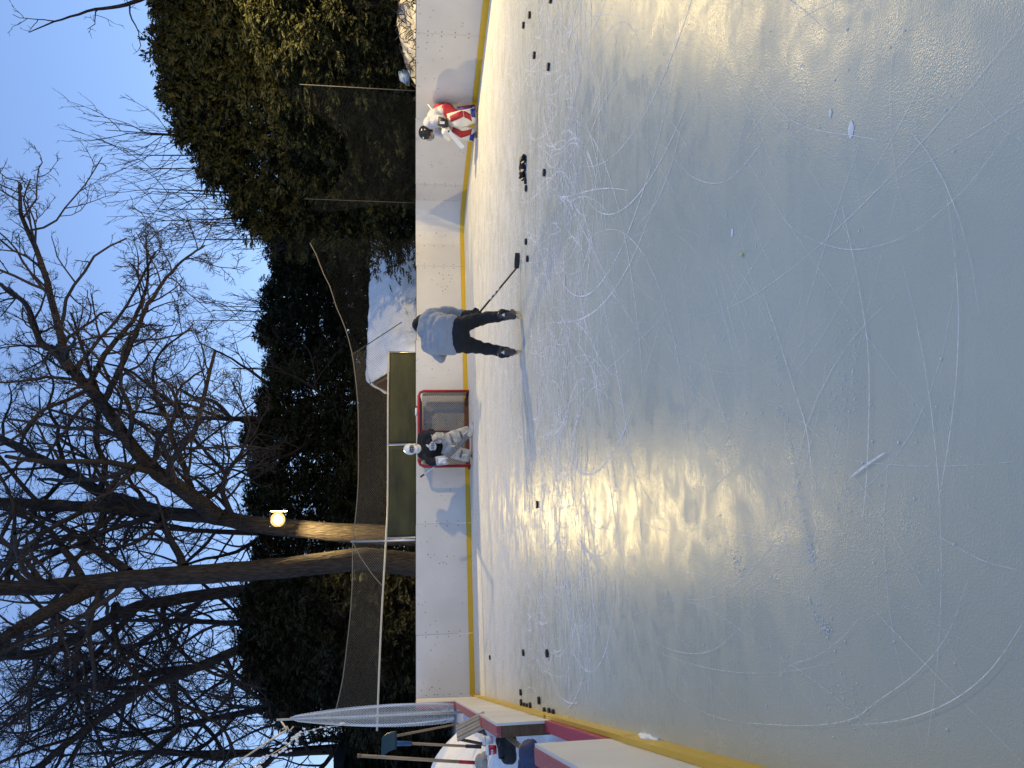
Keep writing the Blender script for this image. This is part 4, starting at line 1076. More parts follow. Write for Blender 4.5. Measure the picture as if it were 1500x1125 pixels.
treeB = bare_tree('bare_tree', [
    limb([(680, 832), (610, 827), (520, 820), (420, 831), (300, 840), (220, 846), (140, 853), (60, 860), (0, 862), (-120, 866)], YB, YB - .6, .37, .17),
    limb([(150, 854), (120, 868), (100, 880), (60, 902), (30, 920), (0, 938), (-80, 1000)], YB - .3, YB - 2.6, .24, .11),
    limb([(120, 846), (90, 800), (70, 775), (30, 755), (0, 745)], YB - .3, YB + 2.5, .11, .03),
    limb([(190, 838), (140, 805), (105, 780), (72, 762), (30, 750)], YB - .2, YB + 3.5, .13, .04),
    limb([(270, 830), (250, 790), (220, 745), (190, 700), (180, 650)], YB, YB + 4.5, .12, .03),
    limb([(70, 893), (90, 930), (60, 990), (20, 1030), (0, 1045)], YB - 1.0, YB - 2.0, .08, .02),
], 'thick bare tree trunk left of the floodlight tree', GT, M['bark'], M['twig'], dens=2.7)
YC = 26.2
treeC = bare_tree('bare_tree', [
    limb([(668, 858), (520, 856), (400, 862), (328, 868), (252, 879), (196, 890), (151, 912), (106, 938), (56, 957), (0, 960), (-90, 965)], YC, YC - 1.5, .25, .12),
    limb([(179, 896), (168, 885), (165, 904), (174, 946), (196, 985), (238, 1022), (294, 1044), (330, 1072), (345, 1110)], YC - .8, YC - 4, .10, .03),
    limb([(238, 882), (240, 905), (252, 940), (294, 977), (336, 994), (390, 1010)], YC - .3, YC - 3.0, .10, .03),
    limb([(118, 936), (110, 985), (115, 1030), (140, 1070), (160, 1125)], YC - 1.2, YC - 2.5, .09, .03),
    limb([(96, 945), (98, 990), (106, 1040), (150, 1100)], YC - 1.2, YC + 2, .07, .02),
    limb([(200, 890), (140, 960), (100, 1000), (40, 1035), (0, 1062)], YC - .6, YC + 2.5, .12, .04),
    limb([(300, 872), (270, 900), (180, 960), (120, 1010), (60, 1060)], YC, YC + 3.5, .13, .03),
], 'dark bare tree with drooping branches behind the thick trunk', GT, M['bark_dark'], M['twig'], dens=2.8)
YD = 26.5
treeD = bare_tree('bare_tree', [
    limb([(655, 915), (450, 925), (358, 949), (280, 982), (218, 1005), (151, 1050), (92, 1094), (40, 1140)], YD, YD - 1.5, .20, .10),
    limb([(280, 980), (230, 985), (170, 1000), (100, 1012), (0, 1068)], YD - .4, YD + 2.5, .16, .05),
    limb([(250, 995), (262, 1060), (240, 1090), (200, 1125)], YD - .6, YD - 2.5, .10, .03),
    limb([(130, 1062), (120, 1010), (60, 1068), (0, 1072)], YD - 1, YD, .10, .03),
    limb([(330, 962), (340, 1010), (300, 1060), (250, 1125)], YD - .2, YD + 2, .10, .03),
], 'leaning dark bare tree at the far left', GT, M['bark_dark'], M['twig'], dens=2.8)
def far_tree(py, Y, top, lean, label, dens=1.3, bark='bark_dark', spread=1.0):
    b = atY(640, py, Y); H = atY(top, py, Y).z; base = V(b.x, b.y, -.05); lm = []
    tr_ = [base + V(lean * t * H * .2 + .15 * math.sin(t * 7 + py), .2 * math.sin(t * 5), t * H) for t in (0, .15, .3, .45, .6, .8, 1)]
    lm.append((tr_, [.24, .22, .19, .16, .12, .07, .02]))
    for k in range(9):
        t = .22 + .07 * k; s = base + V(lean * t * H * .2, 0, t * H); a = k * 2.4 + py; ln = H * (.42 - .25 * t) * spread
        lm.append(([s, s + V(math.cos(a) * ln * .3, math.sin(a) * ln * .3, ln * .25), s + V(math.cos(a + .2) * ln * .6, math.sin(a + .2) * ln * .6, ln * .62), s + V(math.cos(a) * ln * .8, math.sin(a) * ln * .8, ln)], [.10 - .006 * k, .08, .05, .02]))
    return bare_tree('bare_tree', lm, label, GT, M[bark], M['twig'], dens, (4, 4, 3), 3.0, .09)
far_tree(640, 33, 150, .5, 'thin bare tree behind the cedars, right of the floodlight tree')
far_tree(1010, 31, 90, -.4, 'far bare tree between the leaning dark tree and the thick trunk')
far_tree(1095, 29, 60, .2, 'far bare tree at the left frame edge')
far_tree(920, 36, 60, .3, 'far bare tree right behind the dark drooping tree')
far_tree(780, 34, 120, .2, 'far bare tree between the two big trunks')
def shoot_tree(py, Y, top, label, n=5):
    b = atY(640, py, Y); H = atY(top, py, Y).z; base = V(b.x, b.y, -.05); lm = []
    for k in range(n):
        a = k * 2.399; sp_ = (.03 + .07 * (k / n)) * H; h = H * (1 - .22 * (k / n) * random.random())
        lm.append(([base + V(.05 * math.cos(a), .05 * math.sin(a), 0), base + V(sp_ * .35 * math.cos(a), sp_ * .35 * math.sin(a), h * .35), base + V(sp_ * .75 * math.cos(a), sp_ * .75 * math.sin(a), h * .7), base + V(sp_ * math.cos(a), sp_ * math.sin(a), h)], [.09, .06, .035, .012]))
    root = bare_tree('bare_shrub', lm, label, 'bare shrubs rising behind the cedars', M['bark_dark'], M['twig_pale'], 1.4, (4, 2, 0), 2.2, .22, .07, .009)
    root['category'] = 'shrub'
shoot_tree(225, 31, 152, 'tallest bare shrub rising above the right cedars')
shoot_tree(302, 32, 215, 'bare shrub above the cedars, second from the right')
shoot_tree(345, 33, 262, 'small bare shrub above the dip in the cedar tops', 4)
shoot_tree(462, 36, 308, 'bare shrub above the dark cedars behind the shed')
# tree outside the frame on the right: one limb reaches into the sky
bare_tree('bare_tree', [
    ([V(14.6, 21.5, -.05), V(14.7, 21.5, 5), V(14.6, 21.4, 10), V(14.9, 21.6, 17)], [.3, .26, .2, .05]),
    ([V(14.6, 21.4, 7.6), V(13.2, 21.1, 8.4), atY(225, -25, 20.8), atY(190, 5, 20.6), atY(140, 14, 20.5), atY(85, 30, 20.4), atY(42, 47, 20.3)], [.13, .1, .06, .05, .035, .022, .010]),
], 'bare branch reaching in from beyond the right frame edge', GT, M['bark_dark'], M['twig'], .7, (3, 2, 1), 1.2)

def cedar_mesh(seed, H=9.0, rad=1.6, nb=420, loose=1.0):
    r = np.random.default_rng(seed); t = r.random(nb) ** .85; az = r.random(nb) * 2 * np.pi
    prof = rad * np.clip((1 - t) ** .42 * (1.06 - .30 * np.exp(-t * 9)), .10, 2) * r.choice([.62, .8, .95, 1.05, 1.3], nb) * r.uniform(.85, 1.1, nb)
    z0 = .25 + t * (H - .5)
    lobe = 1 + .25 * np.sin(az * 3 + z0 * 1.3 + seed) + .20 * np.sin(az * 5 - z0 * 2.6) + .12 * np.sin(az * 2 + z0 * 5.0)
    L = prof * lobe; ns = 9
    q = (.50 + .50 * (np.arange(ns)[None, :] + r.random((nb, ns))) / ns)
    d = np.stack([np.cos(az), np.sin(az)], -1)
    O = np.zeros((nb, ns, 3)); O[..., :2] = d[:, None, :] * (L[:, None] * q)[..., None]
    O[..., 2] = z0[:, None] + L[:, None] * (.35 * q - .28 * q * q) + r.normal(size=(nb, ns)) * .07
    O += r.normal(size=O.shape) * .13 * loose
    dirv = np.zeros_like(O); dirv[..., :2] = d[:, None, :]; dirv[..., 2] = .35 - .5 * q; dirv = nrm_(dirv + r.normal(size=O.shape) * .38)
    O = O.reshape(-1, 3); dirv = dirv.reshape(-1, 3); n = len(O); m_ = 9
    pl = nrm_(np.cross(dirv, r.normal(size=(n, 3)))); l0 = r.uniform(.20, .40, n)
    k = np.arange(m_); side = np.where(k % 2 == 0, 1, -1); along = k / m_ * .75; an = np.radians(46) * side; an[-1] = 0
    st_ = O[:, None, :] + dirv[:, None, :] * (along[None, :, None] * l0[:, None, None])
    ld = nrm_(dirv[:, None, :] * np.cos(an)[None, :, None] + pl[:, None, :] * np.sin(an)[None, :, None] + r.normal(size=(n, m_, 3)) * .12)
    ln = l0[:, None] * (.62 - .34 * along[None, :]) * r.uniform(.7, 1.2, (n, m_)); wn_ = nrm_(np.cross(ld, r.normal(size=ld.shape)))
    w = ln * .17
    A = st_; B = st_ + ld * (ln * .45)[..., None] + wn_ * w[..., None]; C_ = st_ + ld * ln[..., None]; Dd = st_ + ld * (ln * .45)[..., None] - wn_ * w[..., None]
    verts = np.stack([A, B, C_, Dd], 2).reshape(-1, 3); faces = np.arange(len(verts)).reshape(-1, 4)
    # woody branches
    bp = np.zeros((nb, 4, 3)); qq = np.array([0, .35, .7, .95])
    bp[..., :2] = d[:, None, :] * (L[:, None] * qq)[..., None]; bp[..., 2] = z0[:, None] + L[:, None] * (.35 * qq - .28 * qq * qq)
    br = np.linspace(.016, .004, 4)[None, :].repeat(nb, 0)
    tk = np.zeros((1, 8, 3)); tk[0, :, 2] = np.linspace(-.05, H * .97, 8); tk[0, :, :2] = r.normal(size=(8, 2)) * .05
    tv, tf = tubes(np.concatenate([tk]), np.linspace(.13, .02, 8)[None], 8); bv, bf = tubes(bp, br, 3)
    return verts, faces, np.concatenate([tv, bv]), np.concatenate([tf, bf + len(tv)])
CED = []
for sd in range(4):
    v, f, tv, tf = cedar_mesh(sd + 3, rad=(1.6, 1.45, 1.8, 1.55)[sd], nb=(430, 380, 460, 410)[sd])
    CED.append((v, f, tv, tf))
CMESH = {}
def cedar(py, Y, top, label, kind='cedar', wide=1.0, group='dense cedars behind the right boards'):
    b = atY(640, py, Y); H = atY(top, py, Y).z; k = random.randrange(4); key = (k, kind)
    if key not in CMESH:
        v, f, tv, tf = CED[k]; CMESH[key] = (mesh_np('crown', v, f, M[kind], False), mesh_np('trunk', tv, tf, M['bark_dark']))
    root = empty('cedar_tree', (b.x, b.y, 0), random.random() * 6.28); s = H / 9.0
    root.scale = (wide * (.55 + .45 * s), wide * (.55 + .45 * s), s); tag(root, label, 'tree', group)
    link('crown', CMESH[key][0], None, root); link('trunk', CMESH[key][1], None, root)
    return root
RIGHTC = [(-30, 18.6, 205, 'back row cedar at the right frame edge'), (28, 19.8, 213, 'tall back row cedar, second from the right frame edge'), (88, 20.6, 216, 'tall back row cedar, third from the right frame edge'), (146, 21.4, 228, 'tall back row cedar above the snow bank'),
          (204, 22.3, 250, 'back row cedar under the tallest bare shrub'), (258, 23.0, 286, 'back row cedar left of the tallest bare shrub'), (312, 24.0, 335, 'cedar on the sloping left part of the hedge'), (318, 25.0, 380, 'short cedar at the hedge end above the shed snow')]
for i, (py, Y, tp, lb_) in enumerate(RIGHTC): cedar(py, Y, tp, lb_, 'cedar', 1.12)
for i, (py, Y, tp, lb_) in enumerate([(15, 15.6, 345, 'low front cedar lit warm at the right frame edge'), (75, 16.8, 370, 'low front cedar above the right snow bank'), (132, 18.2, 385, 'low front cedar right of the corner netting pole'), (190, 19.8, 395, 'low front cedar behind the goalie in white'), (250, 21.6, 420, 'low front cedar behind the corner netting'), (272, 23.0, 440, 'low front cedar by the left netting pole')]):
    cedar(py, Y, tp, lb_, 'cedar', 1.0)
MIDC = [(368, 34.5, 390, 'dark cedar filling the dip between hedge and shed'), (398, 34, 395, 'dark cedar behind the right end of the shed'), (442, 35, 378, 'dark cedar behind the middle of the shed'), (490, 34, 374, 'dark cedar behind the shed gable'), (536, 35, 385, 'dark cedar left of the shed gable'), (585, 33, 372, 'dark cedar behind the goal'), (632, 34, 352, 'dark cedar right of the floodlight'), (682, 33, 362, 'dark cedar just right of the floodlight trunk'), (730, 34, 355, 'dark cedar behind the floodlight'),
        (795, 32, 365, 'dark cedar between the two big trunks'), (868, 30, 350, 'dark cedar left of the thick trunk'), (880, 24.6, 345, 'nearer dark cedar hiding the drooping tree trunk'), (940, 24.8, 352, 'nearer dark cedar hiding the leaning tree trunk'), (1000, 25.2, 378, 'nearer dark cedar right of the net pole'), (918, 31, 345, 'dark cedar behind the left netting'), (968, 30, 352, 'dark cedar near the left end of the netting'), (1018, 30, 385, 'dark cedar behind the left net pole')]
for py, Y, tp, lb_ in MIDC: cedar(py, Y, tp, lb_, 'cedar_dimmed' if py > 790 else 'cedar_dark', 1.25, 'dark cedars behind the netting')
for py, Y, tp, lb_ in [(560, 28.5, 520, 'low dark bush behind the screen right of the goal'), (640, 28, 500, 'low dark bush behind the netting at the goal'), (720, 28.5, 480, 'low dark bush behind the netting by the floodlight trunk'), (890, 26, 500, 'low dark bush left of the thick trunk'), (950, 26.5, 485, 'low dark bush behind the left netting'), (1005, 26, 490, 'low dark bush behind the left corner'), (1060, 27, 505, 'low dark bush behind the shovels'), (1105, 27.5, 515, 'low dark bush at the left frame edge')]:
    o = cedar(py, Y, tp, lb_, 'cedar_dimmed' if py > 790 else 'cedar_dark', 1.5, 'dark bushes behind the netting'); o.name = 'dark_bush'; o['category'] = 'bush'

# ------------------------------------------------------------------ shed with snow on its roof
ap = atY(552, 557, 26.6); SR = math.radians(33)
shed = empty('garden_shed', (ap.x, ap.y, 0), SR); tag(shed, 'brown garden shed with thick snow on its roof behind the far boards', 'shed')
SL, SWd, RZ, EZ = 7.3, 1.55, 2.74, 1.22
MB().box((SL / 2, -SWd + .14, .58), (SL - .3, .05, 1.26)).build('front_wall', M['shed_wood'], shed)
MB().box((SL / 2, SWd - .14, .58), (SL - .3, .05, 1.26)).build('rear_wall', M['shed_wood'], shed)
for k in range(12):
    z0 = -.05 + k * .235; z1 = z0 + .228; w0 = min(SWd - .17, (RZ - .08 - z1) / (RZ - EZ) * SWd)
    if w0 > .05: MB().box((.16, 0, (z0 + z1) / 2), (.024 + .004 * (k % 2), 2 * w0, z1 - z0)).build('plank', M['shed_wood'], shed)
for sg in (-1, 1):
    n = V(0, sg * (RZ - EZ), SWd).normalized(); a0 = V(-.16, 0, RZ); a1 = V(-.16, sg * (SWd + .12), RZ - (RZ - EZ) * (SWd + .12) / SWd)
    mbx = MB(); X_ = V(SL + .3, 0, 0); mbx.add([a0, a0 + X_, a1 + X_, a1, a0 - n * .05, a0 + X_ - n * .05, a1 + X_ - n * .05, a1 - n * .05], [(0, 1, 2, 3), (7, 6, 5, 4), (0, 4, 5, 1), (2, 6, 7, 3), (0, 3, 7, 4), (1, 5, 6, 2)])
    rf = mbx.build('roof', M['wood_dark'], shed)
    dl = a1 - a0; MB().tube([a0 + V(-.02, 0, -.04), a1 + V(-.02, 0, -.04)], .045, 4).build('barge_board', M['wood_dark'], rf)
    nx, ny = 60, 26; vs = []; fs = []
    for j_ in range(ny + 1):
        for i_ in range(nx + 1):
            u = i_ / nx; w = j_ / ny; rag = .10 * mnoise.noise(V(u * 14, 3, sg)) + .05 * mnoise.noise(V(u * 40, 7, sg))
            ww = w * (1 + rag * (w ** 3)); xl = -.14 + .10 * mnoise.noise(V(w * 9, 1, sg)) * (w > .1)
            p = a0 + dl * ww + V((SL + .25) * u + (xl + .14) * (1 - u), 0, 0)
            edge = min(1, (u + .004) * 16, (1.004 - u) * 12) * min(1, (1.0 - w) * 5 + .25)
            th = (.40 + .15 * mnoise.noise(V(u * 6, w * 2.5, 2 + sg)) + .06 * mnoise.noise(V(u * 17, w * 7, 5)) + .03 * mnoise.noise(V(u * 40, w * 16, 9))) * max(edge, .12) ** .5
            vs.append(p + n * (th + .004))
    for j_ in range(ny):
        for i_ in range(nx):
            a_ = j_ * (nx + 1) + i_; fs.append((a_, a_ + 1, a_ + nx + 2, a_ + nx + 1))
    so_ = MB().add(vs, fs).build('roof_snow', M['snow'], rf, smooth=True)
    md = so_.modifiers.new('thick', 'SOLIDIFY'); md.thickness = .10; md.offset = -1
    if sg == -1:
        MB().tube([a1 + V(-.05, 0, -.02), a1 + V(.0, 0, -1.2)], .03, 8).build('corner_post', M['trim'], shed)
# house far to the left
hp = atY(600, 1118, 27.0)
house = empty('house', (hp.x - 4.1, hp.y + 1, 0), .0); tag(house, 'dark house with pale snowy eave at the left frame edge', 'house')
MB().box((0, 0, 1.9), (7.5, 6, 3.9)).build('wall', M['siding'], house)
for k in range(14): MB().box((0, -3.02, .3 + .26 * k), (7.5, .02, .24)).build('siding_board', M['siding'], house)
rf = MB().add([(-4.1, -3.5, 3.85), (4.1, -3.5, 3.85), (4.1, 3.5, 3.85), (-4.1, 3.5, 3.85), (-4.1, 0, 4.3), (4.1, 0, 4.3)], [(0, 1, 5, 4), (4, 5, 2, 3), (0, 4, 3), (1, 2, 5), (0, 3, 2, 1)]).build('roof', M['siding'], house)
MB().box((0, -3.45, 4.0), (8.3, .25, .2)).build('eave_snow', M['snow'], rf, bevel=.05)
MB().box((0, -3.53, 3.80), (8.2, .04, .14)).build('fascia', M['trim'], rf)
wd = MB().box((2.55, -3.05, 3.3), (.75, .05, .7)).build('window', M['trim'], house); MB().box((2.55, -3.09, 3.3), (.6, .03, .55)).build('pane', emit_material('lit_window', (1.0, .42, .12), 1.6), wd)
# two far lamps seen past the shed roof
for k, (px, py) in enumerate(((534.5, 541), (538, 548))):
    p = atY(px, py, 31.5); lt = empty('yard_lamp', (p.x, p.y, 0)); tag(lt, ('upper' if k == 0 else 'lower') + ' of two tiny lit lamps just above the shed gable', 'lamp', 'tiny far lamps')
    MB().tube([(0, .05, -.05), (0, .05, p.z)], .02, 6).build('lamp_post', M['metal_dark'], lt); MB().ball((0, 0, p.z), .035, 10, 7).build('lamp_globe', emit_material('globe', (1, .85, .6), 8), lt, smooth=True)

# ------------------------------------------------------------------ snow banks
def bank(name, base_fn, s0, s1, o1, hfn, m_, label, ns=70, no=34):
    vs = []; fs = []
    for j_ in range(no + 1):
        for i_ in range(ns + 1):
            s = lerp(s0, s1, i_ / ns); o_ = .115 + (o1 - .115) * (j_ / no) ** 1.3; p = base_fn(s, o_)
            h = hfn(s, o_) + .13 * mnoise.fractal(V(p.x * 1.3, p.y * 1.3, 1), 1, 2, 4) + .03 * mnoise.noise(V(p.x * 9, p.y * 9, 3)); vs.append((p.x, p.y, max(h, -.06)))
    for j_ in range(no):
        for i_ in range(ns):
            a_ = j_ * (ns + 1) + i_; fs.append((a_, a_ + 1, a_ + ns + 2, a_ + ns + 1))
    o = MB().add(vs, fs).build(name, m_, smooth=True); tag(o, label, 'snow bank'); return o
def sm(x, a, b): t = min(1, max(0, (x - a) / (b - a))); return t * t * (3 - 2 * t)
bank('snow_bank', lambda s, o_: left_pt(s) + nrm * o_, 2.7, S_NEAR + 2.5, 4.5,
     lambda s, o_: (.40 + .62 * sm(o_, .1, 1.0)) * sm(s, 2.6, 4.2) * (1 - .86 * sm(s, 7.9, 9.4)) * (1 - .9 * sm(o_, 1.5, 4.4)) - .02, M['snow'], 'bright blue white snow bank behind the low left boards')
bank('snow_bank', lambda s, o_: RC + RIGHT * s + nrt * o_, 3.6, 12, 4.2,
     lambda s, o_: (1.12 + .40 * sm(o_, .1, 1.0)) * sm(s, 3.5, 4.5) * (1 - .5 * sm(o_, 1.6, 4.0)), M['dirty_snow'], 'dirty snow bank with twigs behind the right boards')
mb = MB()
for k in range(110):
    s = random.uniform(4.3, 8.5); o_ = random.uniform(.2, 1.3); p = RC + RIGHT * s + nrt * o_; a_ = random.random() * 6.3; z = 1.12 + .40 * sm(o_, .1, 1.0) + .02
    mb.tube([(p.x, p.y, z - .05), (p.x + .1 * math.cos(a_), p.y + .1 * math.sin(a_), z + .06), (p.x + .2 * math.cos(a_ + .5), p.y + .2 * math.sin(a_ + .5), z + random.uniform(.02, .2))], [.012, .009, .004], 4)
o = mb.build('twig_litter', M['leaf_litter']); tag(o, 'dark twigs and litter sticking out of the right snow bank', kind='stuff')
p = RC + RIGHT * 4.35 + nrt * .75
o = MB().loft([(V(0, 0, 0), V(1, 0, 0), V(0, 1, 0), .16, .12), (V(.02, 0, .12), V(1, 0, .1), V(0, 1, 0), .15, .10), (V(.03, 0, .22), V(1, 0, .2), V(0, 1, 0), .09, .06)], 12, 3).build('blue_bundle', mat('pale_blue', (.16, .24, .40), .7, .2), smooth=True)
o.location = (p.x, p.y, 1.40); tag(o, 'pale blue bundle on the right snow bank under the cedars', 'bundle')

# ------------------------------------------------------------------ things behind the left boards
def W(px, py, Y): return atY(px, py, Y)
# white net gathered on a leaning pole
p0 = left_pt(3.12) + nrm * .2; base = V(p0.x, p0.y, -.03); topP = W(405, 1054.5, 12.4)
cu_ = empty('net_curtain', (p0.x, p0.y, 0)); tag(cu_, 'white net gathered on a leaning pale pole at the left corner', 'netting')
part(MB().tube([base, lerp(base, topP, .5), topP], [.022, .02, .018], 8), 'pole', M['cord'], cu_, smooth=True)
def curt(s, t):
    w = t / 2.5; c = lerp(base, topP, .18 + .76 * w); env = .05 + .30 * math.sin(math.pi * min(1, (1 - w) * .75)) ** .9 if w < .98 else .03
    x = (s / 1.1 - .55) * env * 1.25 + .02; y = .12 * math.sin(s * 15 + t) * (env + .1)
    return c + V(x, y, 0)
part(strands(curt, 1.1, 2.5, .045, .0032, .12), 'net', M['net_white'], cu_)
for q in (.15, .5, .95): part(MB().tube([curt(q, .1 + 2.3 * i / 14) for i in range(15)], .010, 5), 'hem_rope', M['net_white'], cu_)
# string of bulbs and the stay cord
sl = empty('string_lights', W(505, 1062, 12.3)); tag(sl, 'string of small clear bulbs drooping from the left net pole', 'string lights')
path = [W(505, 1062, 12.3), W(470, 1066, 12.2), W(440, 1074, 12.0), W(432, 1082, 11.7), W(420, 1092, 11.2), W(392, 1108, 10.6), W(372, 1124, 10), W(366, 1140, 9.6)]
part(MB().tube(path, .006, 5), 'wire', M['cord'], sl)
bm_ = MB().ball((0, 0, 0), (.016, .016, .024), 8, 6).mesh('bulb', True); bm_.materials.append(M['bulb'])
for k in range(64):
    q = random.random() * (len(path) - 1.01); i_ = int(q); pt = path[i_].lerp(path[i_ + 1], q - i_) + V(random.gauss(0, .035), random.gauss(0, .04), random.gauss(-.02, .04))
    o = D.objects.new('bulb', bm_); COL.objects.link(o); o.location = pt; child_world(o, sl)
sc_ = empty('stay_cord', W(418, 1068, 12.2)); tag(sc_, 'pale thick stay cord running up left from the net pole', 'cord')
part(MB().tube([W(412, 1057, 12.3), W(420, 1069, 12.0), W(395, 1085, 11.2), W(330, 1128, 9.5)], .014, 6), 'cord', M['cord'], sc_, smooth=True)
p = W(418, 1068, 12.0)
part(MB().tube([p + V(.0, 0, .05), p + V(.03, .02, -.02), p + V(-.02, -.03, -.07), p + V(.02, .03, -.12)], .012, 6), 'knot', M['cord'], sc_, smooth=True)
# snow shovel standing upside down
sv = empty('snow_shovel', W(700, 1093, 8.7)); tag(sv, 'snow shovel with dark teal scoop standing handle down in the left snow bank', 'shovel')
hb, ht = W(705, 1094, 8.7), W(600, 1089, 8.7)
part(MB().tube([hb, ht], .016, 8), 'handle', M['wood_handle'], sv, smooth=True)
part(MB().tube([hb, lerp(hb, ht, .22)], .022, 8), 'grip', M['black_gear'], sv, smooth=True)
part(MB().tube([lerp(hb, ht, .97), W(583, 1089, 8.7), W(578, 1088, 8.7)], [.026, .03, .03], 8), 'socket', M['blue'], sv, smooth=True)
secs = []
for i_ in range(9):
    t = i_ / 8; c = W(580 - 24 * t, 1088 - 3 * t, 8.7) + V(.02, .22 * (t - .5) - .0, 0); c = W(581 - 22 * math.sin(t * 1.57), 1089, 8.7) + V(.15 - .30 * t * 0 - .16 + .05 * math.cos(t * 3), .0, 0)
    secs.append((c, V(.75, .66, 0), V(-.66, .75, .2), .10 + .015 * t, .008))
part(MB().loft(secs, 14, 5), 'scoop', M['teal'], sv, smooth=True)
# thin stake and long pole
o = empty('wooden_stake', W(668, 1062, 9.6)); tag(o, 'thin brown wooden stake leaning in the left snow bank', 'stake')
part(MB().tube([W(672, 1060, 9.6), W(580, 1078, 9.6)], [.012, .016], 7), 'shaft', M['wood'], o, smooth=True)
o = empty('long_pole', W(700, 1117, 8.0)); tag(o, 'long wooden pole with red lower end at the left frame edge', 'pole')
a_, b_ = W(700, 1117.5, 8.0), W(526, 1107, 8.0)
part(MB().tube([a_, b_], .018, 8), 'shaft', M['wood_handle'], o, smooth=True); part(MB().tube([a_, lerp(a_, b_, .16)], .0195, 8), 'red_end', M['red_plastic'], o, smooth=True)
part(MB().tube([lerp(a_, b_, .985), b_ + (b_ - a_).normalized() * .02], [.022, .02], 8), 'end_cap', M['wood'], o, smooth=True)
# folding wooden stool lying askew
o = empty('folding_stool', W(700, 1078, 7.9)); tag(o, 'folded slatted wooden stool lying askew behind the low left boards', 'stool')
a_, b_ = W(670, 1084, 7.9), W(712, 1063, 7.9); dr = (b_ - a_).normalized(); dep = V(.2, 1, 0).normalized(); upn = dr.cross(dep).normalized()
for k in range(5): part(MB().loft([(a_ + dep * (.055 * k) + upn * .004 * (k % 2), dep, upn, .022, .010), (b_ + dep * (.055 * k) + upn * .004 * (k % 2), dep, upn, .022, .010)], 8, 6), 'slat', M['beige'], o)
part(MB().tube([a_ - upn * .0 + dr * .02, W(712, 1091, 7.9)], .018, 4), 'leg', M['wood_dark'], o); part(MB().tube([a_ + dep * .22 + dr * .02, W(712, 1093, 7.9) + dep * .22], .018, 4), 'leg', M['wood_dark'], o)
part(MB().tube([lerp(a_, b_, .85), W(716, 1088, 7.9)], .018, 4), 'leg', M['wood_dark'], o); part(MB().tube([lerp(a_, b_, .85) + dep * .22, W(716, 1088, 7.9) + dep * .22], .018, 4), 'leg', M['wood_dark'], o)
# black bag, tape roll, red cup
bgp = W(752, 1094, 6.9)
mb = MB(); mb.caps(V(-.09, 0, .06), V(.08, .02, .07), .075, .08); mb.caps(V(-.08, .12, .08), V(.06, .12, .10), .08, .07); mb.caps(V(-.02, .05, .10), V(.05, .06, .13), .07, .05)
bag = blob('black_bag', mb, M['trousers'], None, .012, 3, .014, 12); bag.location = (bgp.x, bgp.y, max(.2, bgp.z - .02)); tag(bag, 'black bag lying behind the end of the low boards', 'bag')
MB().tube([(-.08, -.05, .12), (-.05, -.09, .16), (.04, -.09, .17), (.08, -.05, .13)], .012, 6).build('strap', M['black_gear'], bag, smooth=True)
bag_top = bag.location.z + .16
def cup(px, py, Y, name, label, body, top_m, r, h, cat):
    p = W(px, py, Y); o = empty(name, p); tag(o, label, cat)
    MB().tube([(0, 0, 0), (0, 0, .004), (0, 0, h)], [r * .8, r * .84, r], 14).build('cup_body', body, o, smooth=True)
    MB().tube([(0, 0, h), (0, 0, h + .012), (0, 0, h + .014), (0, 0, h + .026)], [r * 1.06, r * 1.06, r * .92, r * .88], 14).build('lid', top_m, o, smooth=True); return o
cup(722, 1084, 7.1, 'paper_cup', 'plain white paper cup beside the black bag', M['white_shell'], M['pad_white'], .043, .075, 'cup')
rc = cup(727, 1098, 7.0, 'paper_cup', 'red paper cup with white lid beside the black bag', M['red_plastic'], M['white_shell'], .046, .075, 'cup')
for k in range(3): MB().box((-.016 + .016 * k, -.043, .045), (.009, .004, .02)).build('print_mark', M['white_shell'], rc)
# brace behind the gate, beige mitt, dark blue heap
o = empty('wooden_brace', W(775, 1109, 6.0)); tag(o, 'slanting wooden brace in the gate gap', 'brace')
part(MB().tube([W(744, 1079, 6.5), W(792, 1118, 5.9)], .03, 4), 'beam', M['wood'], o)
mp_ = W(712, 1121, 7.4); mb = MB(); mb.caps(V(-.07, 0, .04), V(.05, 0, .05), .06, .065); finger_set(mb, V(.02, -.02, .05), V(1, -.2, 0), V(0, 1, 0), V(.2, 0, -1), 1.15)
o = blob('work_mitt', mb, M['beige'], None, .010, 3, .004, 18); o.location = mp_; tag(o, 'beige work mitt below the red ended pole', 'mitt')
hp_ = W(790, 1128, 5.6); mb = MB(); mb.caps(V(-.15, 0, .04), V(.10, .05, .05), .09, .10); mb.caps(V(-.1, .12, .06), V(.08, .14, .05), .09, .08)
o = blob('navy_jacket', mb, M['navy'], None, .014, 3, .02, 9); o.location = (hp_.x, hp_.y, hp_.z); tag(o, 'dark blue jacket heaped in the gate gap at the frame edge', 'jacket')

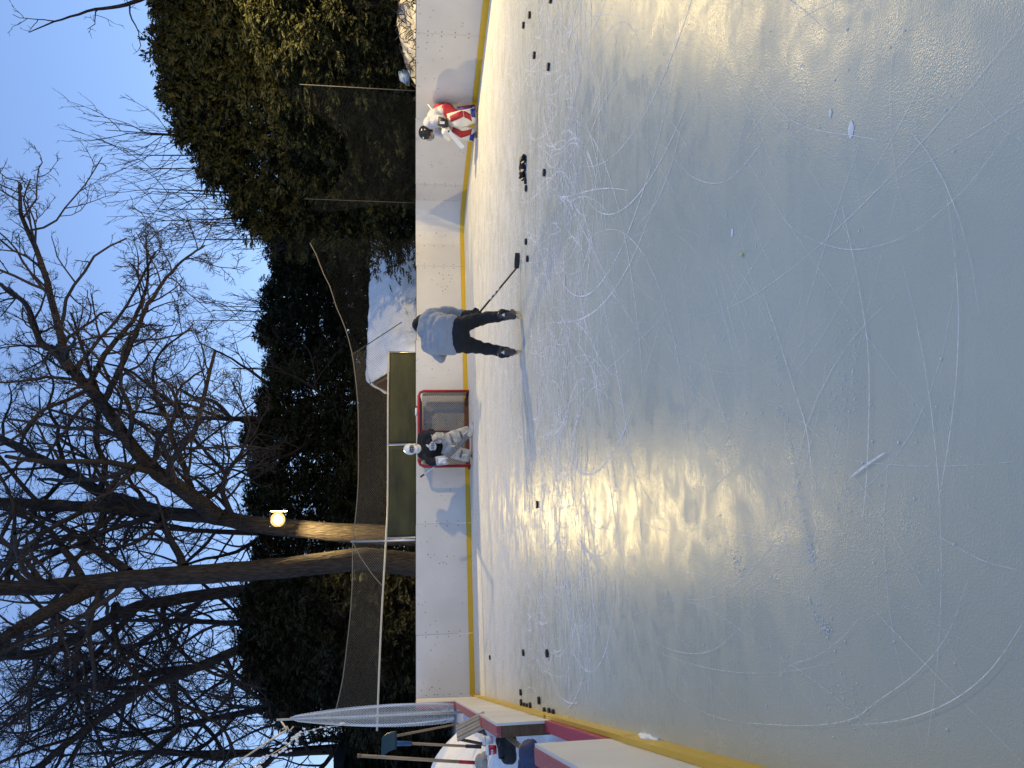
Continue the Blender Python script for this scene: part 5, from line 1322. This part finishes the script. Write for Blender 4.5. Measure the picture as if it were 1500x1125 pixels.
# ------------------------------------------------------------------ floodlights
def floodlight(pos, aim, mount, label, power, pole=None, side_plates=False):
    pos = Vector(pos); d = (Vector(aim) - pos).normalized(); xd = d.cross(V(0, 0, 1)).normalized(); ud = xd.cross(d)
    o = empty('floodlight', pos); tag(o, label, 'floodlight', 'floodlights')
    hs = part(MB().loft([(pos - d * .20, xd, ud, .06, .05), (pos - d * .14, xd, ud, .10, .09), (pos - d * .02, xd, ud, .20, .20), (pos, xd, ud, .21, .21)], 24, 2), 'housing', M['metal_dark'], o, smooth=True)
    part(MB().loft([(pos + d * .004, xd, ud, .20, .20), (pos + d * .02, xd, ud, .19, .19)], 24, 2), 'reflector_glow', M['reflector_glow'], o, smooth=True)
    part(MB().loft([(pos + d * .022, xd, ud, .125, .125), (pos + d * .06, xd, ud, .11, .11), (pos + d * .085, xd, ud, .06, .06)], 24, 2), 'lens', M['lens'], o, smooth=True)
    part(MB().tube([pos - d * .12, Vector(mount)], .022, 7), 'bracket', M['metal_dark'], o)
    part(MB().box(pos + ud * .225 + d * .14, (.42, .50, .012), Matrix((xd, d, ud)).transposed()), 'added_visor', M['metal_dark'], o)  # added plate, keeps lamp light off the branches above
    if side_plates:
        for sg in (-1, 1): part(MB().box(pos + xd * .225 * sg + d * .13, (.012, .46, .46), Matrix((xd, d, ud)).transposed()), 'added_side_plate', M['metal_dark'], o)  # added plates, block lamp light going sideways to trunk and branches
    if pole: part(MB().tube([Vector((mount[0], mount[1], -.05)), Vector(mount) + V(0, 0, .3)], [.09, .07], 10), 'pole', M['wood'], o, smooth=True)
    ld = D.lights.new('floodlight_bulb', 'POINT'); ld.energy = power; ld.color = (1.0, .74, .31); ld.shadow_soft_size = .09
    lo = D.objects.new('floodlight_bulb', ld); COL.objects.link(lo); lo.location = pos + d * .20; lo.rotation_euler = (-d).to_track_quat('Z', 'Y').to_euler(); child_world(lo, o)
lp = W(407, 761, 21.75)
floodlight(lp, (0.3, 5, 0.9), W(400, 772, 22.5), 'lit warm floodlight fixed to the bare tree trunk behind the boards', LAMP_W, side_plates=True)
floodlight((7.75, 13.5, 5.75), (0.5, 9, 0), (8.1, 13.7, 5.75), 'warm floodlight on a pole just beyond the right frame edge', LAMP_W, True)
